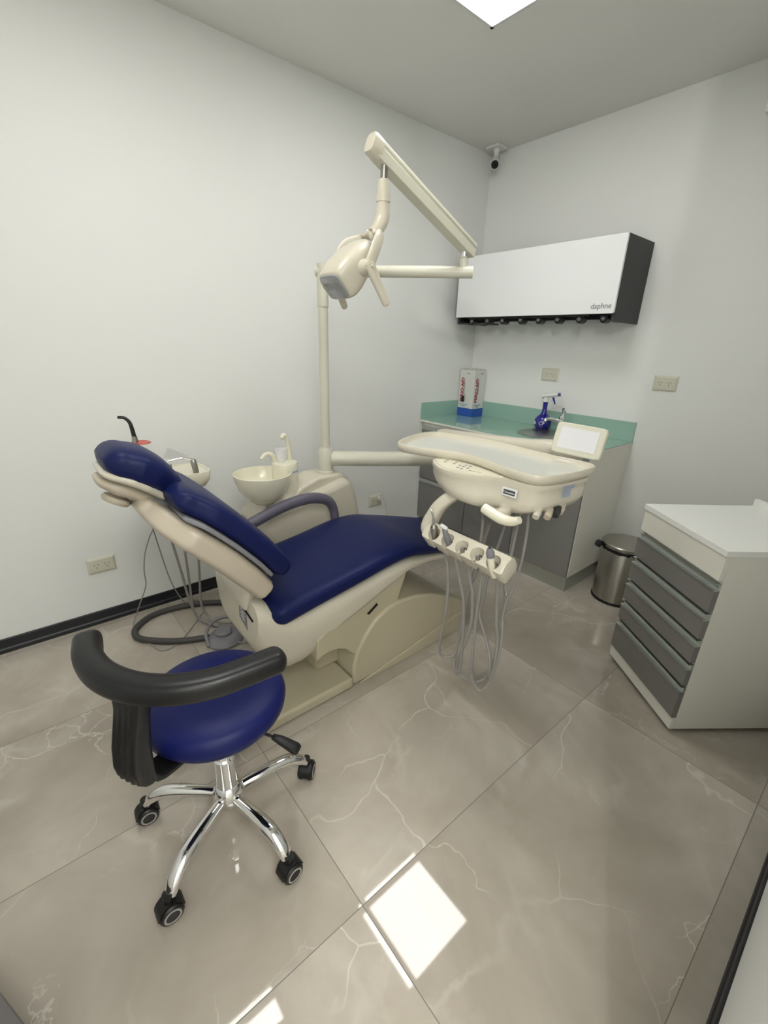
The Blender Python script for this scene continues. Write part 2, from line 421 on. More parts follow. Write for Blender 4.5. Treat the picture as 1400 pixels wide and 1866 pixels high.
# worktop
t = thing('worktop', 'green glass worktop with splashback on the base cabinets', 'worktop', (-1.75, 2.65, ZT))
bm = B(); sx, sy, SR = -1.53, 2.655, .165
a = B()
def ring_hole(z):                     # outer rectangle with a round hole, as quads
    n = 48; out = []; inn = []
    x0, x1, y0, y1 = XL+.002, X2+.006, FY-.022, YB-.002
    for i in range(n):
        th = 2*PI*i/n; c_, s_ = math.cos(th), math.sin(th)
        k = min(((x1-sx)/c_ if c_ > 0 else (x0-sx)/c_) if abs(c_) > 1e-6 else 9, ((y1-sy)/s_ if s_ > 0 else (y0-sy)/s_) if abs(s_) > 1e-6 else 9)
        out.append(Vector((sx+c_*k, sy+s_*k, z))); inn.append(Vector((sx+c_*SR, sy+s_*SR*.98, z)))
    for cx, cy in ((x0, y0), (x1, y0), (x1, y1), (x0, y1)):
        j = min(range(n), key=lambda q: (out[q]-Vector((cx, cy, z))).length); out[j] = Vector((cx, cy, z))
    return out, inn
def holed(z0, z1):
    bm = B(); o1, i1 = ring_hole(z1); o0, i0 = ring_hole(z0)
    add_loft(bm, [o0, o1, i1, i0], closed=True); return bm
mesh('board', holed(ZT, ZT+.012), WHITELAM, t, smooth=False)
mesh('glass_top', holed(ZT+.012, ZT+.020), GLASSG, t, smooth=False)
ZG = ZT+.020
box('back_splash', ((XL+X2)/2+.003, YB-.005, ZG+.058), (X2-XL-.004+.006, .008, .116), GLASSG, t, .0008)
box('side_splash', (XL+.005, (FY-.02+YB-.01)/2, ZG+.058), (.008, YB-.01-FY+.02, .116), GLASSG, t, .0008)
# sink
t = thing('sink', 'round steel basin set into the green glass worktop', 'sink', (sx, sy, ZG))
lathe('bowl', [(.172, .002), (.178, .0005), (.178, .004), (.165, .006), (.158, .002), (.155, -.02), (.148, -.10), (.11, -.13), (.02, -.137), (.02, -.134), (.108, -.127), (.143, -.098), (.151, -.02), (.157, .0)], STEEL, t, (sx, sy, ZG), angle=50)
# faucet
fx, fy = -1.535, 2.855
t = thing('faucet', 'chrome single-lever tap on the worktop beside the spray bottle', 'tap', (fx, fy, ZG))
lathe('body', [(.027, 0), (.027, .006), (.021, .012), (.020, .07), (.022, .085), (.02, .10), (.0, .104)], CHROME, t, (fx, fy, ZG))
tube('spout', [(fx, fy, ZG+.055), (fx-.03, fy-.05, ZG+.075), (fx-.055, fy-.10, ZG+.08), (fx-.06, fy-.112, ZG+.065)], [.014, .012, .012, .012], CHROME, t, 14)
tube('lever', [(fx, fy, ZG+.10), (fx+.012, fy-.01, ZG+.125), (fx+.012, fy-.03, ZG+.15)], [.018, .014, .009], CHROME, t, 14)
# spray bottle
bx, by = -1.655, 2.82
t = thing('spray_bottle', 'cobalt blue spray bottle with white trigger head behind the sink', 'bottle', (bx, by, ZG))
prof = [(.0, 0), (.040, .001), (.052, .012), (.057, .035), (.056, .062), (.044, .082), (.026, .098), (.017, .115), (.015, .14), (.016, .165), (.017, .188), (.0, .188)]
lathe('body', prof, COBALT, t, (bx, by, ZG), angle=60)
lathe('collar', [(.0185, .182), (.0185, .205), (.014, .212), (.0, .212)], WHITEP, t, (bx, by, ZG))
bm = B(); hx = V(.78, .3, 0).normalized()
add_tube(bm, [V(bx, by, ZG+.218)-hx*.03, V(bx, by, ZG+.225), V(bx, by, ZG+.235)+hx*.075], [.014, .016, .010], 12, 6)
mesh('head', bm, WHITEP, t)
tube('nozzle', [V(bx, by, ZG+.235)+hx*.07, V(bx, by, ZG+.237)+hx*.088], .011, COBALT, t, 12, 0)
tube('trigger', [V(bx, by, ZG+.215)+hx*.042, V(bx, by, ZG+.195)+hx*.052, V(bx, by, ZG+.170)+hx*.062], [.007, .006, .004], COBALT, t, 10)
# label printed on the bottle
bm = B()
def band(bm, a0, a1, z0, z1, r):
    n = 10; g0 = [V(bx+math.cos(a0+(a1-a0)*i/n)*r, by+math.sin(a0+(a1-a0)*i/n)*r, 0) for i in range(n+1)]
    for p, q in zip(g0, g0[1:]):
        bm.faces.new([bm.verts.new(x) for x in (p+V(0, 0, z0), q+V(0, 0, z0), q+V(0, 0, z1), p+V(0, 0, z1))])
band(bm, -2.9, -1.95, ZG+.032, ZG+.052, .0578); mesh('label', bm, WHITEP, t, smooth=False)
d = V(math.cos(-1.15), math.sin(-1.15), 0)
text('emblem', 'CP', .032, WHITEP, t, V(bx, by, ZG+.042)+d*.0575, V(-d.y, d.x, 0), (0, 0, 1))
# mouthwash carton
u = V(math.cos(math.radians(-35)), math.sin(math.radians(-35)), 0); v = V(-u.y, u.x, 0)
p0 = V(-2.252, 2.777, ZG)                # nearest corner
u = V(0, 1, 0); v = V(-1, 0, 0)
wd, dp, hh = .132, .146, .350
t = thing('carton', 'tall white and blue mouthwash carton with a torn hole in the corner', 'box', p0+u*wd/2+v*dp/2)
bm = B(); add_prism(bm, [p0+V(0, 0, .0008), p0+u*wd+V(0, 0, .0008), p0+u*wd+v*dp+V(0, 0, .0008), p0+v*dp+V(0, 0, .0008)], (0, 0, hh))
mesh('body', bm, CARD, t, smooth=False, bevel=.0015)
bm = B(); e_ = .0012; q0 = p0-u*e_-v*e_
add_prism(bm, [q0+V(0, 0, .001), q0+u*(wd+2*e_)+V(0, 0, .001), q0+u*(wd+2*e_)+v*(dp+2*e_)+V(0, 0, .001), q0+v*(dp+2*e_)+V(0, 0, .001)], (0, 0, .062))
mesh('blue_band', bm, CARDB, t, smooth=False)
bm = B()
for s_, o_ in ((0, 0), (1, 0)):
    base = p0+V(0, 0, hh+.001)+u*(wd*.5*s_)
    add_prism(bm, [base+v*.004, base+u*(wd*.5)+v*.004+V(0, 0, .004), base+u*(wd*.5)+v*dp*.96+V(0, 0, .010), base+v*dp*.96+V(0, 0, .003)], (0, 0, .0012))
mesh('flap', bm, CARD, t, smooth=False)
# faces: right face along u (normal -v), left face along -v.. (normal -u)
def carton_text(o, s_, size, m, face, a, z, up=True, bold=.0005):
    if face == 'r': X, n = u, -v; c = p0+u*a
    else: X, n = -v, -u; c = p0+v*(dp-a)
    loc = c+n*.0016+V(0, 0, z)
    if up: text(o, s_, size, m, t, loc, V(0, 0, 1), -X, bold=bold)
    else: text(o, s_, size, m, t, loc, X, V(0, 0, 1), bold=bold)
for face in 'rl':
    carton_text('title', 'PERIO·AID', .040, RED, face, .034, .20, bold=.0012)
    carton_text('subtitle', 'intensive care tratamiento', .0085, GREYINK, face, .052, .215)
    carton_text('caption', 'CLORHEXIDINA 0,12%', .0085, LBLUE, face, .055, .090, False)
    carton_text('caption', 'colutorio bucal', .006, GREYINK, face, .055, .078, False)
    carton_text('caption', 'Dentaid', .008, GREYINK, face, .083, .325, False)
hole_c = p0+v*(dp-.048)-u*.0018+V(0, 0, .136)
bm = B(); pts = [(-.019, -.022), (.0, -.03), (.015, -.024), (.017, .006), (.006, .02), (-.004, .024), (-.018, .012)]
add_prism(bm, [hole_c+(-v)*a+V(0, 0, b) for a, b in pts], -u*.0006); mesh('torn_hole', bm, SOCK, t, smooth=False)
bm = B(); add_prism(bm, [hole_c+(-v)*.012+V(0, 0, .012), hole_c-v*.036-u*.02+V(0, 0, .040), hole_c-v*.030-u*.012+V(0, 0, .024)], -u*.001+V(0, 0, .002)); add_prism(bm, [hole_c+(-v)*.006+V(0, 0, -.002)-u*.001, hole_c-v*.026-u*.012+V(0, 0, .004), hole_c-v*.020-u*.006+V(0, 0, -.014)], -u*.001)
mesh('torn_flap', bm, GREYINK, t, smooth=False)

# ------------------------------------------------------------------ wall cabinet
cx0, cx1 = -2.33, -1.209; fy0 = 2.612
t = thing('wall_cabinet', 'long wall cabinet with white flap front and black ends above the worktop', 'cabinet', ((cx0+cx1)/2, YB, 1.55))
for x in (cx0+.004, cx1-.016):
    bm = B(); add_prism(bm, [(x, YB-.001, 1.55), (x, fy0+.0, 1.55), (x, fy0, 1.966), (x, YB-.001, 1.966)], (.016, 0, 0))
    mesh('side_panel', bm, ANTHR, t, smooth=False)
bm = B(); add_box(bm, ((cx0+cx1)/2, (fy0+YB)/2, 1.955), (cx1-cx0-.034, YB-fy0-.01, .016)); add_box(bm, ((cx0+cx1)/2, YB-.012, 1.77), (cx1-cx0-.034, .016, .38)); add_box(bm, ((cx0+cx1)/2, (fy0+YB)/2+.02, 1.625), (cx1-cx0-.034, YB-fy0-.06, .014))
mesh('carcass', bm, ANTHR, t, smooth=False)
bm = B(); add_prism(bm, [(cx0, fy0-.018, 1.592), (cx1-.008, fy0-.018, 1.590), (cx1-.001, fy0-.018, 1.597), (cx1-.001, fy0-.018, 1.967), (cx0, fy0-.018, 1.967)], (0, .016, 0))
mesh('flap_front', bm, WHITEG, t, bevel=.0015)
text('logo', 'daphne', .040, GREYINK, t, (cx1-.075, fy0-.0185, 1.628), (1, 0, 0), (0, 0, 1))
bm = B(); add_box(bm, ((cx0+cx1)/2-.03, fy0+.012, 1.59), (cx1-cx0-.24, .006, .018)); mesh('rail', bm, BLACKP, t, smooth=False)
for x in (-1.28, -1.421, -1.558, -1.687, -1.817, -1.957, -2.081, -2.216):
    bm = B(); y = fy0+.03
    pr = [V(x-.022, y, 1.585)] + [V(x+.022*math.cos(a), y, 1.572+.028*math.sin(a)) for a in [PI+PI*k/8 for k in range(9)]] + [V(x+.022, y, 1.585)]
    add_prism(bm, pr, (0, .05, 0)); kb = mesh('dispenser', bm, BLACKP, t, smooth=False)
    bm = B(); add_lathe(bm, [(.0, 0), (.010, 0), (.010, .012), (.005, .016), (0, .016)], (x+.002, y, 1.568), (0, -1, 0), 16); mesh('knob', bm, GREYP, kb)
bm = B(); add_box(bm, ((cx0+cx1)/2+.05, YB-.10, 1.562), (cx1-cx0-.14, .17, .004)); mesh('liner', bm, CUPM, t, smooth=False)
bm = B(); add_prism(bm, [(cx0+.02, fy0+.01, 1.548), (cx0+.24, fy0+.16, 1.548), (cx0+.24, fy0+.17, 1.548), (cx0+.02, fy0+.17, 1.548)], (0, 0, .010)); mesh('bracket', bm, BLACKP, t, smooth=False)

# ------------------------------------------------------------------ security camera, air conditioner
cxx, cyy = -2.30, 2.83
t = thing('security_camera', 'small white bullet camera hanging from the ceiling corner', 'camera', (cxx, cyy, H))
bm = B(); add_box(bm, (cxx, cyy, H-.008), (.10, .10, .016)); mesh('plate', bm, WHITEP, t, bevel=.003)
aim = V(.5, -.75, -.62).normalized(); bc = V(cxx+.01, cyy-.015, H-.095)
tube('bracket', [(cxx, cyy, H-.014), (cxx, cyy, H-.06), bc], [.022, .014, .014], WHITEP, t, 12, 4)
bm = B(); add_lathe(bm, [(.0, -.05), (.026, -.05), (.030, -.042), (.030, .030), (.026, .030), (.026, .022), (.0, .022)], bc, aim, 28); mesh('body', bm, WHITEP, t)
bm = B(); add_lathe(bm, [(.0, .024), (.0235, .024), (.0235, .027), (.010, .0275), (.009, .030), (0, .030)], bc, aim, 28); mesh('lens', bm, BLACKP, t)
t = thing('air_conditioner', 'white wall air conditioner cut by the right edge of the photo', 'air conditioner', (-.41, YB, 2.36))
bm = B(); pr = [(0, .0), (-.20, .01), (-.215, .03), (-.222, .10), (-.215, .20), (-.19, .235), (0, .245)]
rings = []
for x, k in ((-.800, .93), (-.792, .985), (-.78, 1), (-.04, 1), (-.028, .985), (-.02, .93)):
    rings.append([V(x, YB-.001+a*k, 2.355+.12+(b-.12)*k) for a, b in pr])
add_loft(bm, rings); mesh('casing', bm, WHITEP, t)
bm = B(); add_box(bm, (-.41, YB-.165, 2.357), (.70, .075, .012), Matrix.Rotation(.1, 3, 'X')); mesh('louvre', bm, GREYP, t, bevel=.002)

# ------------------------------------------------------------------ mobile drawer pedestal
N0 = V(-.273, 1.728, 0); uf = V(-.791, .611, 0); wf = V(.611, .791, 0); PW, PD, PH = .455, .49, .795
t = thing('drawer_pedestal', 'white mobile pedestal with five grey drawers at the right edge', 'cabinet', N0+uf*PW/2+wf*PD/2)
Mp = Matrix((uf, wf, V(0, 0, 1))).transposed()
def pbox(name, a0, a1, b0, b1, z0, z1, m, par, bevel=.001):
    c = N0+uf*(a0+a1)/2+wf*(b0+b1)/2+V(0, 0, (z0+z1)/2)
    return box(name, c, (a1-a0, b1-b0, z1-z0), m, par, bevel, Mp)
pbox('carcass', 0, PW, .020, PD, .02, PH-.022, WHITELAM, t)
pbox('plinth_rail', 0, PW, .004, .0198, .02, .075, WHITELAM, t)
pbox('top', -.004, PW+.004, -.003, PD+.002, PH-.022, PH, WHITETOP, t)
pbox('apron', 0, PW, .002, .0198, PH-.115, PH-.0225, WHITELAM, t)
pbox('backstop', -.004, PW+.004, PD-.018, PD+.002, PH, PH+.03, WHITETOP, t)
zz = [(.655, .545), (.535, .430), (.420, .320), (.310, .215), (.205, .080)]
for i, (a, b) in enumerate([(.668, .556), (.548, .444), (.436, .338), (.330, .234), (.226, .078)]):
    d = pbox('drawer', 0, PW-.001, -.002, .0195, b, a-.026, GREYLAM, t, .0012)
    bm = B()
    for (b0, b1, z0, z1) in ((.010, .0195, a-.026, a), (-.005, .012, a-.0275, a-.0235), (-.003, .012, a-.003, a)):
        add_box(bm, N0+uf*(PW/2-.0005)+wf*((b0+b1)/2)+V(0, 0, (z0+z1)/2), (PW-.001, b1-b0, z1-z0), Mp)
    mesh('handle', bm, ALU, d, smooth=False)
for a in (.05, PW-.05):
    for b in (.06, PD-.06):
        c = N0+uf*a+wf*b; bm = B(); add_cyl(bm, c+V(0, 0, .0), c+V(0, 0, .022), .02); mesh('foot', bm, BLACKP, t)

# ------------------------------------------------------------------ pedal bin
bc = V(-.872, 2.60, 0)
t = thing('pedal_bin', 'brushed steel pedal bin with black liner sticking out under its lid', 'bin', bc)
lathe('body', [(.0, .012), (.125, .012), (.125, .335), (.123, .338), (.0, .338)], STEEL, t, bc)
lathe('base_ring', [(.0, 0), (.129, 0), (.129, .010), (.126, .016), (.0, .016)], BLACKP, t, bc)
lathe('lid', [(.0, .343), (.128, .343), (.130, .360), (.126, .366), (.07, .372), (.0, .375)], STEEL, t, bc, angle=25)
bm = B(); rg = []
for i in range(48):
    a = 2*PI*i/48; rr = .127+.003*math.sin(i*2.1)+.002*math.sin(i*5.3); dz = .010+.007*abs(math.sin(i*1.3))
    rg.append([bc+V(math.cos(a)*q, math.sin(a)*q, z) for q, z in ((rr, .344), (rr+.003, .335), (rr, .344-dz-.006), (.1252, .336))])
add_loft(bm, rg, closed=True); ln = mesh('liner', bm, BLACK, t)
k = bc+V(-.125*.9, -.10, .345); bm = B()
bmesh.ops.create_icosphere(bm, subdivisions=2, radius=.022, matrix=Matrix.Translation(k))
for vv in bm.verts: vv.co += (vv.co-k)*random.uniform(-.25, .35)
mesh('liner_knot', bm, BLACK, t)
box('pedal', bc+V(.115, -.090, .012), (.05, .045, .008), BLACKP, t, .003)

# ------------------------------------------------------------------ dental chair (long axis along y, head end towards -y)
CX = -1.452
t = chair = thing('dental_chair', 'reclined dental chair with navy blue cushions and cream shell', 'dental chair', (CX, 1.0, 0))
RT = V(1, 0, 0)
def yz(x, y, z): return V(x, y, z)
# floor plate
bm = B(); add_prism(bm, [(-1.64, .40, 0), (-1.227, .40, 0), (-1.227, .90, 0), (-1.64, .90, 0)], (0, 0, .05)); mesh('base_plate', bm, CREAMSH, t, bevel=.012, seg=3)
# front cover: quarter-round profile extruded sideways, with a raised foot rim
prof = [(.905, .0), (.903, .10), (.925, .165), (.965, .232), (1.02, .288), (1.085, .322), (1.15, .334), (1.25, .326), (1.37, .292), (1.50, .232), (1.60, .170), (1.625, .145), (1.625, 0)]
bm = B(); add_prism(bm, [(-1.64, a, b) for a, b in prof], (.405, 0, 0)); mesh('base_cover', bm, CREAMSH, t, bevel=.012, seg=3)
bm = B(); add_prism(bm, [(-1.236, .935, 0), (-1.236, 1.622, 0), (-1.236, 1.622, .115), (-1.236, .955, .006)], (.009, 0, 0)); mesh('cover_rim', bm, CREAMSH, t, bevel=.004)
bm = B(); add_prism(bm, [(-1.60, .795, .05), (-1.60, .915, .05), (-1.60, .915, .20), (-1.60, .795, .20)], (.24, 0, 0)); mesh('lift_housing', bm, CREAMSH, t, bevel=.01)
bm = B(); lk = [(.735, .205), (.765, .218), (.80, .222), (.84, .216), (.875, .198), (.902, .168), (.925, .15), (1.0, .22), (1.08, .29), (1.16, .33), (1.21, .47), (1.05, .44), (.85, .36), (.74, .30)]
add_prism(bm, [(-1.60, a, b) for a, b in lk], (.348, 0, 0)); mesh('lift_link', bm, CREAMSH, t, bevel=.004)
bm = B(); add_prism(bm, [(-1.251, .985, .330), (-1.251, 1.035, .362), (-1.251, 1.042, .354), (-1.251, .992, .322)], (.004, 0, 0)); mesh('lift_gap', bm, BLACKP, t, smooth=False)
# seat shell: lofted across y
secs = [  # y, top z, bottom z, half width top, half width bottom, centre shift
 (.503, .500, .360, .190, .135), (.506, .545, .340, .212, .150), (.53, .545, .285, .222, .150), (.58, .505, .205, .228, .150), (.64, .475, .170, .230, .145), (.70, .470, .170, .230, .145), (.76, .475, .195, .230, .150),
 (.80, .480, .235, .230, .165), (.86, .485, .300, .230, .195), (.95, .495, .345, .230, .205), (1.08, .515, .400, .228, .205), (1.20, .520, .452, .225, .205), (1.35, .500, .455, .215, .195), (1.50, .465, .425, .20, .18), (1.70, .415, .385, .185, .165), (1.73, .405, .39, .17, .15)]
bm = B(); rg = []
for y, zt, zb, wt, wb in secs:
    zc, hz = (zt+zb)/2, (zt-zb)/2; r = []
    for i in range(32):
        a = 2*PI*i/32; x_, z_ = math.cos(a), math.sin(a); e = 5; k = (abs(x_)**e+abs(z_)**e)**(-1/e)
        f = (z_*k+1)/2; r.append(V(CX+x_*k*(wb+(wt-wb)*f**.6), y, zc+z_*k*hz))
    rg.append(r)
add_loft(bm, rg); sh = mesh('seat_shell', bm, CREAM, t, angle=50)
# rating plate and slot on the rear face
n_ = V(0, -1, 0)
bm = B(); add_prism(bm, [(-1.405, .5025, .492), (-1.345, .5025, .480), (-1.345, .5025, .402), (-1.412, .5025, .428)], (0, -.0015, 0)); pl = mesh('rating_plate', bm, GREYP, t, smooth=False)
for i, s_ in enumerate(('DENTAL UNIT', 'SN 110-220V', '50Hz 800VA')):
    text('lettering', s_, .0065, WHITEP, pl, V(-1.376, .5005, .472-.016*i), V(1, 0, -.26), V(.26, 0, 1))
# seat cushion
bm = B(); cushion(bm, [(CX, .60, .488), (CX, .72, .508), (CX, .90, .535), (CX, 1.08, .566), (CX, 1.20, .570), (CX, 1.32, .545), (CX, 1.50, .500), (CX, 1.66, .458)], RT, [.238, .238, .238, .238, .236, .228, .212, .195], [.048, .045, .042, .040, .038, .038, .038, .036], e=4.2, endr=.045)
mesh('seat_cushion', bm, NAVY, t, angle=60)
# backrest
BN = V(0, .70, .714)
NB = V(0, .70, .714)
def off(pts, d): return [V(p)-NB*d for p in pts]
BP = [(CX, .600, .683), (CX, .545, .757), (CX, .475, .838), (CX, .400, .912), (CX, .345, .952)]
bm = B(); cushion(bm, BP, RT, [.226, .238, .238, .230, .205], [.042, .043, .043, .043, .040], e=4.5, endr=.055)
mesh('backrest_cushion', bm, NAVY, t, angle=60)
bm = B(); cushion(bm, off([(CX, .585, .703)]+BP[1:4]+[(CX, .358, .942)], .0435), RT, [.225, .237, .238, .230, .212], [.009, .009, .009, .009, .009], e=9, endr=.02)
mesh('backrest_piping', bm, GREYP, t, angle=60)
bm = B(); cushion(bm, off([(CX, .600, .672), (CX, .545, .745), (CX, .475, .828), (CX, .390, .914), (CX, .342, .957), (CX, .310, .995)], .090), RT, [.223, .235, .236, .226, .170, .095], [.042, .047, .047, .043, .037, .028], e=5.5, endr=.022)
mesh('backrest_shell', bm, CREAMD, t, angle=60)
# hinge lug down to the seat shell
bm = B()
rg = []
for y, z, hw, th in ((.545, .64, .15, .035), (.522, .60, .135, .030), (.508, .555, .12, .022), (.500, .520, .105, .014), (.499, .505, .100, .010)):
    rg.append(sering(V(CX+.03, y, z), RT, V(0, 1, .25).normalized(), hw, th, 5, 28))
add_loft(bm, rg); mesh('hinge_bracket', bm, CREAM, t, angle=60)
bm = B(); add_box(bm, (CX+.05, .503, .500), (.24, .010, .006), Matrix.Rotation(.22, 3, 'Y')); mesh('hinge_slot', bm, BLACKP, t, smooth=False)
# headrest
bm = B(); cushion(bm, [(CX, .318, .990), (CX, .288, 1.020), (CX, .250, 1.048), (CX, .212, 1.064)], RT, [.098, .116, .122, .110], [.042, .050, .052, .048], e=3.0, endr=.052, steps=8)
mesh('headrest_cushion', bm, NAVY, t, angle=70)
bm = B(); cushion(bm, [(CX, .292, .962), (CX, .258, .992), (CX, .222, 1.016), (CX, .190, 1.030)], RT, [.088, .106, .110, .098], [.018, .02, .02, .018], e=2.8, endr=.042, steps=8)
mesh('headrest_shell', bm, CREAM, t, angle=70)
bm = B(); cushion(bm, [(CX, .262, .945), (CX, .225, .972), (CX, .190, .992), (CX, .168, 1.005)], RT, [.06, .07, .07, .06], [.022, .026, .026, .020], e=2.6, endr=.03, steps=8)
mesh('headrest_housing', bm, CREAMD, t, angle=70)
bm = B(); hn = V(0, -.50, -.86).normalized(); add_lathe(bm, [(.0, -.01), (.022, -.01), (.020, .012), (.036, .018), (.041, .027), (.036, .036), (.0, .040)], V(CX, .205, .978)+hn*.012, hn, 32)
mesh('headrest_knob', bm, CREAMD, t)
tube('headrest_bracket', [(CX, .315, .905), (CX, .285, .930), (CX, .25, .955)], [.062, .058, .05], GREYP, t, 20, 4, flat=.5, up=(0, -.7, -.7), e=4)
# armrest on the far side
tube('armrest', [(-1.735, 1.150, .50), (-1.755, 1.155, .60), (-1.76, 1.124, .660), (-1.76, 1.052, .690), (-1.76, .977, .695), (-1.76, .890, .684), (-1.76, .806, .663), (-1.76, .740, .642), (-1.76, .708, .632)], [.021, .022, .025, .027, .027, .026, .026, .026, .025], GREYARM, t, 18, 8)
bm = B(); bmesh.ops.create_uvsphere(bm, u_segments=18, v_segments=10, radius=.0255, matrix=Matrix.Translation((-1.76, .708, .632))); mesh('armrest_tip', bm, GREYARM, t)

# ------------------------------------------------------------------ cuspidor unit between chair and wall
PX, PY = -1.95, 1.235
t = unit = thing('cuspidor_unit', 'cream cuspidor unit with round spittoon bowl and tall pole behind the chair', 'dental unit', (-1.93, 1.15, 0))
def rrect(cx, cy, z, hx, hy, e=4, n=36):
    return sering(V(cx, cy, z), V(1, 0, 0), V(0, 1, 0), hx, hy, e, n)
bm = B(); pr = [(1.02, 0), (1.385, 0), (1.40, .40), (1.395, .48), (1.365, .62), (1.325, .715), (1.28, .725), (1.00, .655), (.86, .640), (.80, .625), (.785, .585), (.80, .535), (.86, .455), (.97, .38), (1.015, .30)]
add_prism(bm, [(-2.07, a, b) for a, b in pr], (.235, 0, 0)); mesh('body', bm, CREAM, t, bevel=.035, seg=5)
bm = B(); pr = [(.985, .63), (1.01, .690), (1.055, .715), (1.145, .748), (1.30, .748), (1.335, .715), (1.35, .63)]
add_prism(bm, [(-2.045, a, b) for a, b in pr], (.165, 0, 0)); mesh('pole_housing', bm, CREAM, t, bevel=.014, seg=3)
bm = B(); add_cyl(bm, (PX, PY, .72), (PX, PY, .752), .048, .043); mesh('pole_foot', bm, CREAM, t)
lathe('bowl', [(.0, -.140), (.048, -.140), (.062, -.128), (.078, -.106), (.080, -.100), (.094, -.098), (.113, -.070), (.126, -.035), (.133, 0), (.133, .004), (.128, .005), (.122, -.032), (.100, -.075), (.06, -.098), (.02, -.108), (.0, -.108)], CREAM2, t, (-1.885, .845, .815), n=48, angle=45)
tube('bowl_arm', [(-1.895, .85, .70), (-1.90, .92, .665), (-1.915, 1.0, .65)], [.055, .06, .07], CREAM, t, 18, 6, flat=.7)
lathe('water_column', [(.072, 0), (.066, .012), (.064, .10), (.064, .185), (.060, .195), (.0, .197)], CREAM2, t, (-1.94, .990, .645), n=40)
text('brand_mark', 'DENTAL', .012, LBLUE, t, V(-1.94, .990, .80)+V(.93, .37, 0)*.0645, V(-.37, .93, 0), (0, 0, 1))
tube('bowl_spout', [(-1.985, .965, .825), (-1.98, .955, .850), (-1.978, .944, .870), (-1.978, .924, .881), (-1.978, .903, .878), (-1.976, .884, .861)], [.017, .014, .012, .0105, .009, .0075], CREAM2, t, 14)
tube('cup_filler_spout', [(-1.965, 1.028, .83), (-1.962, 1.027, .88), (-1.96, 1.022, .93), (-1.96, 1.012, .958), (-1.96, 1.000, .966), (-1.958, .990, .953)], [.015, .014, .012, .012, .0135, .011], CREAM2, t, 14)
bm = B(); add_cyl(bm, (PX, PY, .87), (PX, PY, 1.70), .0235, n=28); mesh('pole', bm, IVORY, t)
bm = B(); add_lathe(bm, [(.0, 0), (.044, 0), (.044, .012), (.040, .016), (.040, .118), (.034, .130), (.032, .136), (.0, .136)], (PX, PY, .745)); mesh('pole_collar', bm, IVORY, t)
bm = B(); add_cyl(bm, (PX, PY, 1.555), (PX, PY, 1.60), .0265, n=28); add_cyl(bm, (PX, PY, 1.60), (PX, PY, 1.735), .0262, n=28); mesh('pole_sleeve', bm, IVORY, t)
# plastic cup on the column
t = thing('plastic_cup', 'clear plastic cup standing by the cuspidor spout', 'cup', (-1.93, .975, .840))
lathe('cup', [(.021, 0), (.030, .060), (.0325, .061), (.032, .064), (.029, .063), (.020, .002), (.0, .002), (.0, 0)], CUPM, t, (-1.948, .978, .8425))

# ------------------------------------------------------------------ operating lamp on its arms
t = lamp = thing('operating_lamp', 'cream dental operating lamp with two handles on jointed arms above the chair', 'lamp', (PX, PY, 1.705))
AE = V(-1.455, 1.665, 1.705)
bm = B(); d = (AE-V(PX, PY, 1.705)).normalized(); add_tube(bm, [V(PX, PY, 1.705)-d*.03, AE+d*.028], .0245, 24, 0); mesh('horizontal_arm', bm, IVORY, t)
bm = B(); add_lathe(bm, [(.0, .01), (.018, .01), (.018, .052), (.014, .055), (.014, .06), (0, .06)], AE-d*.015, (0, 0, 1), 24); mesh('arm_socket', bm, IVORY, t)
bm = B(); add_cyl(bm, AE-d*.015+V(0, 0, .055), AE-d*.015+V(0, 0, .115), .0115, n=16); mesh('arm_pin', bm, CHROME, t)
A0 = AE-d*.015+V(0, .02, .098); A1 = V(-1.437, 1.145, 2.012)
ax = (A1-A0).normalized(); sd = ax.cross(V(0, 0, 1)).normalized(); upv = sd.cross(ax)
def armsec(c, s=1):
    pts = [(-.024, -.030), (.024, -.030), (.024, .004), (.020, .006), (.020, .012), (.024, .014), (.022, .026), (.014, .032), (-.014, .032), (-.022, .026), (-.024, .014), (-.020, .012), (-.020, .006), (-.024, .004)]
    return [c+sd*a*s+upv*b*s for a, b in pts]
bm = B(); add_loft(bm, [armsec(A0-ax*.03), armsec(A1+ax*.012)]); mesh('spring_arm', bm, IVORY, t, angle=30, bevel=.003)
bm = B(); add_loft(bm, [sering(A1+ax*q, sd, upv, .0255*k, .0335*k, 4, 20) for q, k in ((.0, 1), (.035, 1), (.044, .9), (.046, .7))]); mesh('arm_end_cap', bm, CREAM, t, angle=50)
SH = V(-1.432, 1.165, 0)
bm = B(); add_cyl(bm, SH+V(0, 0, 1.985), SH+V(0, 0, 1.925), .0125, n=18); mesh('lamp_pin', bm, STEEL, t)
bm = B(); add_tube(bm, [SH+V(0, 0, 1.935), SH+V(0, 0, 1.90), SH+V(0, 0, 1.845), SH+V(0, -.004, 1.815), SH+V(0, -.022, 1.785), SH+V(-.002, -.042, 1.765)], [.018, .021, .0225, .0245, .0245, .023, .021], 22, 6); add_cyl(bm, SH+V(0, 0, 1.868), SH+V(0, 0, 1.892), .0245, n=22)
mesh('lamp_neck', bm, CREAM, t, angle=40)
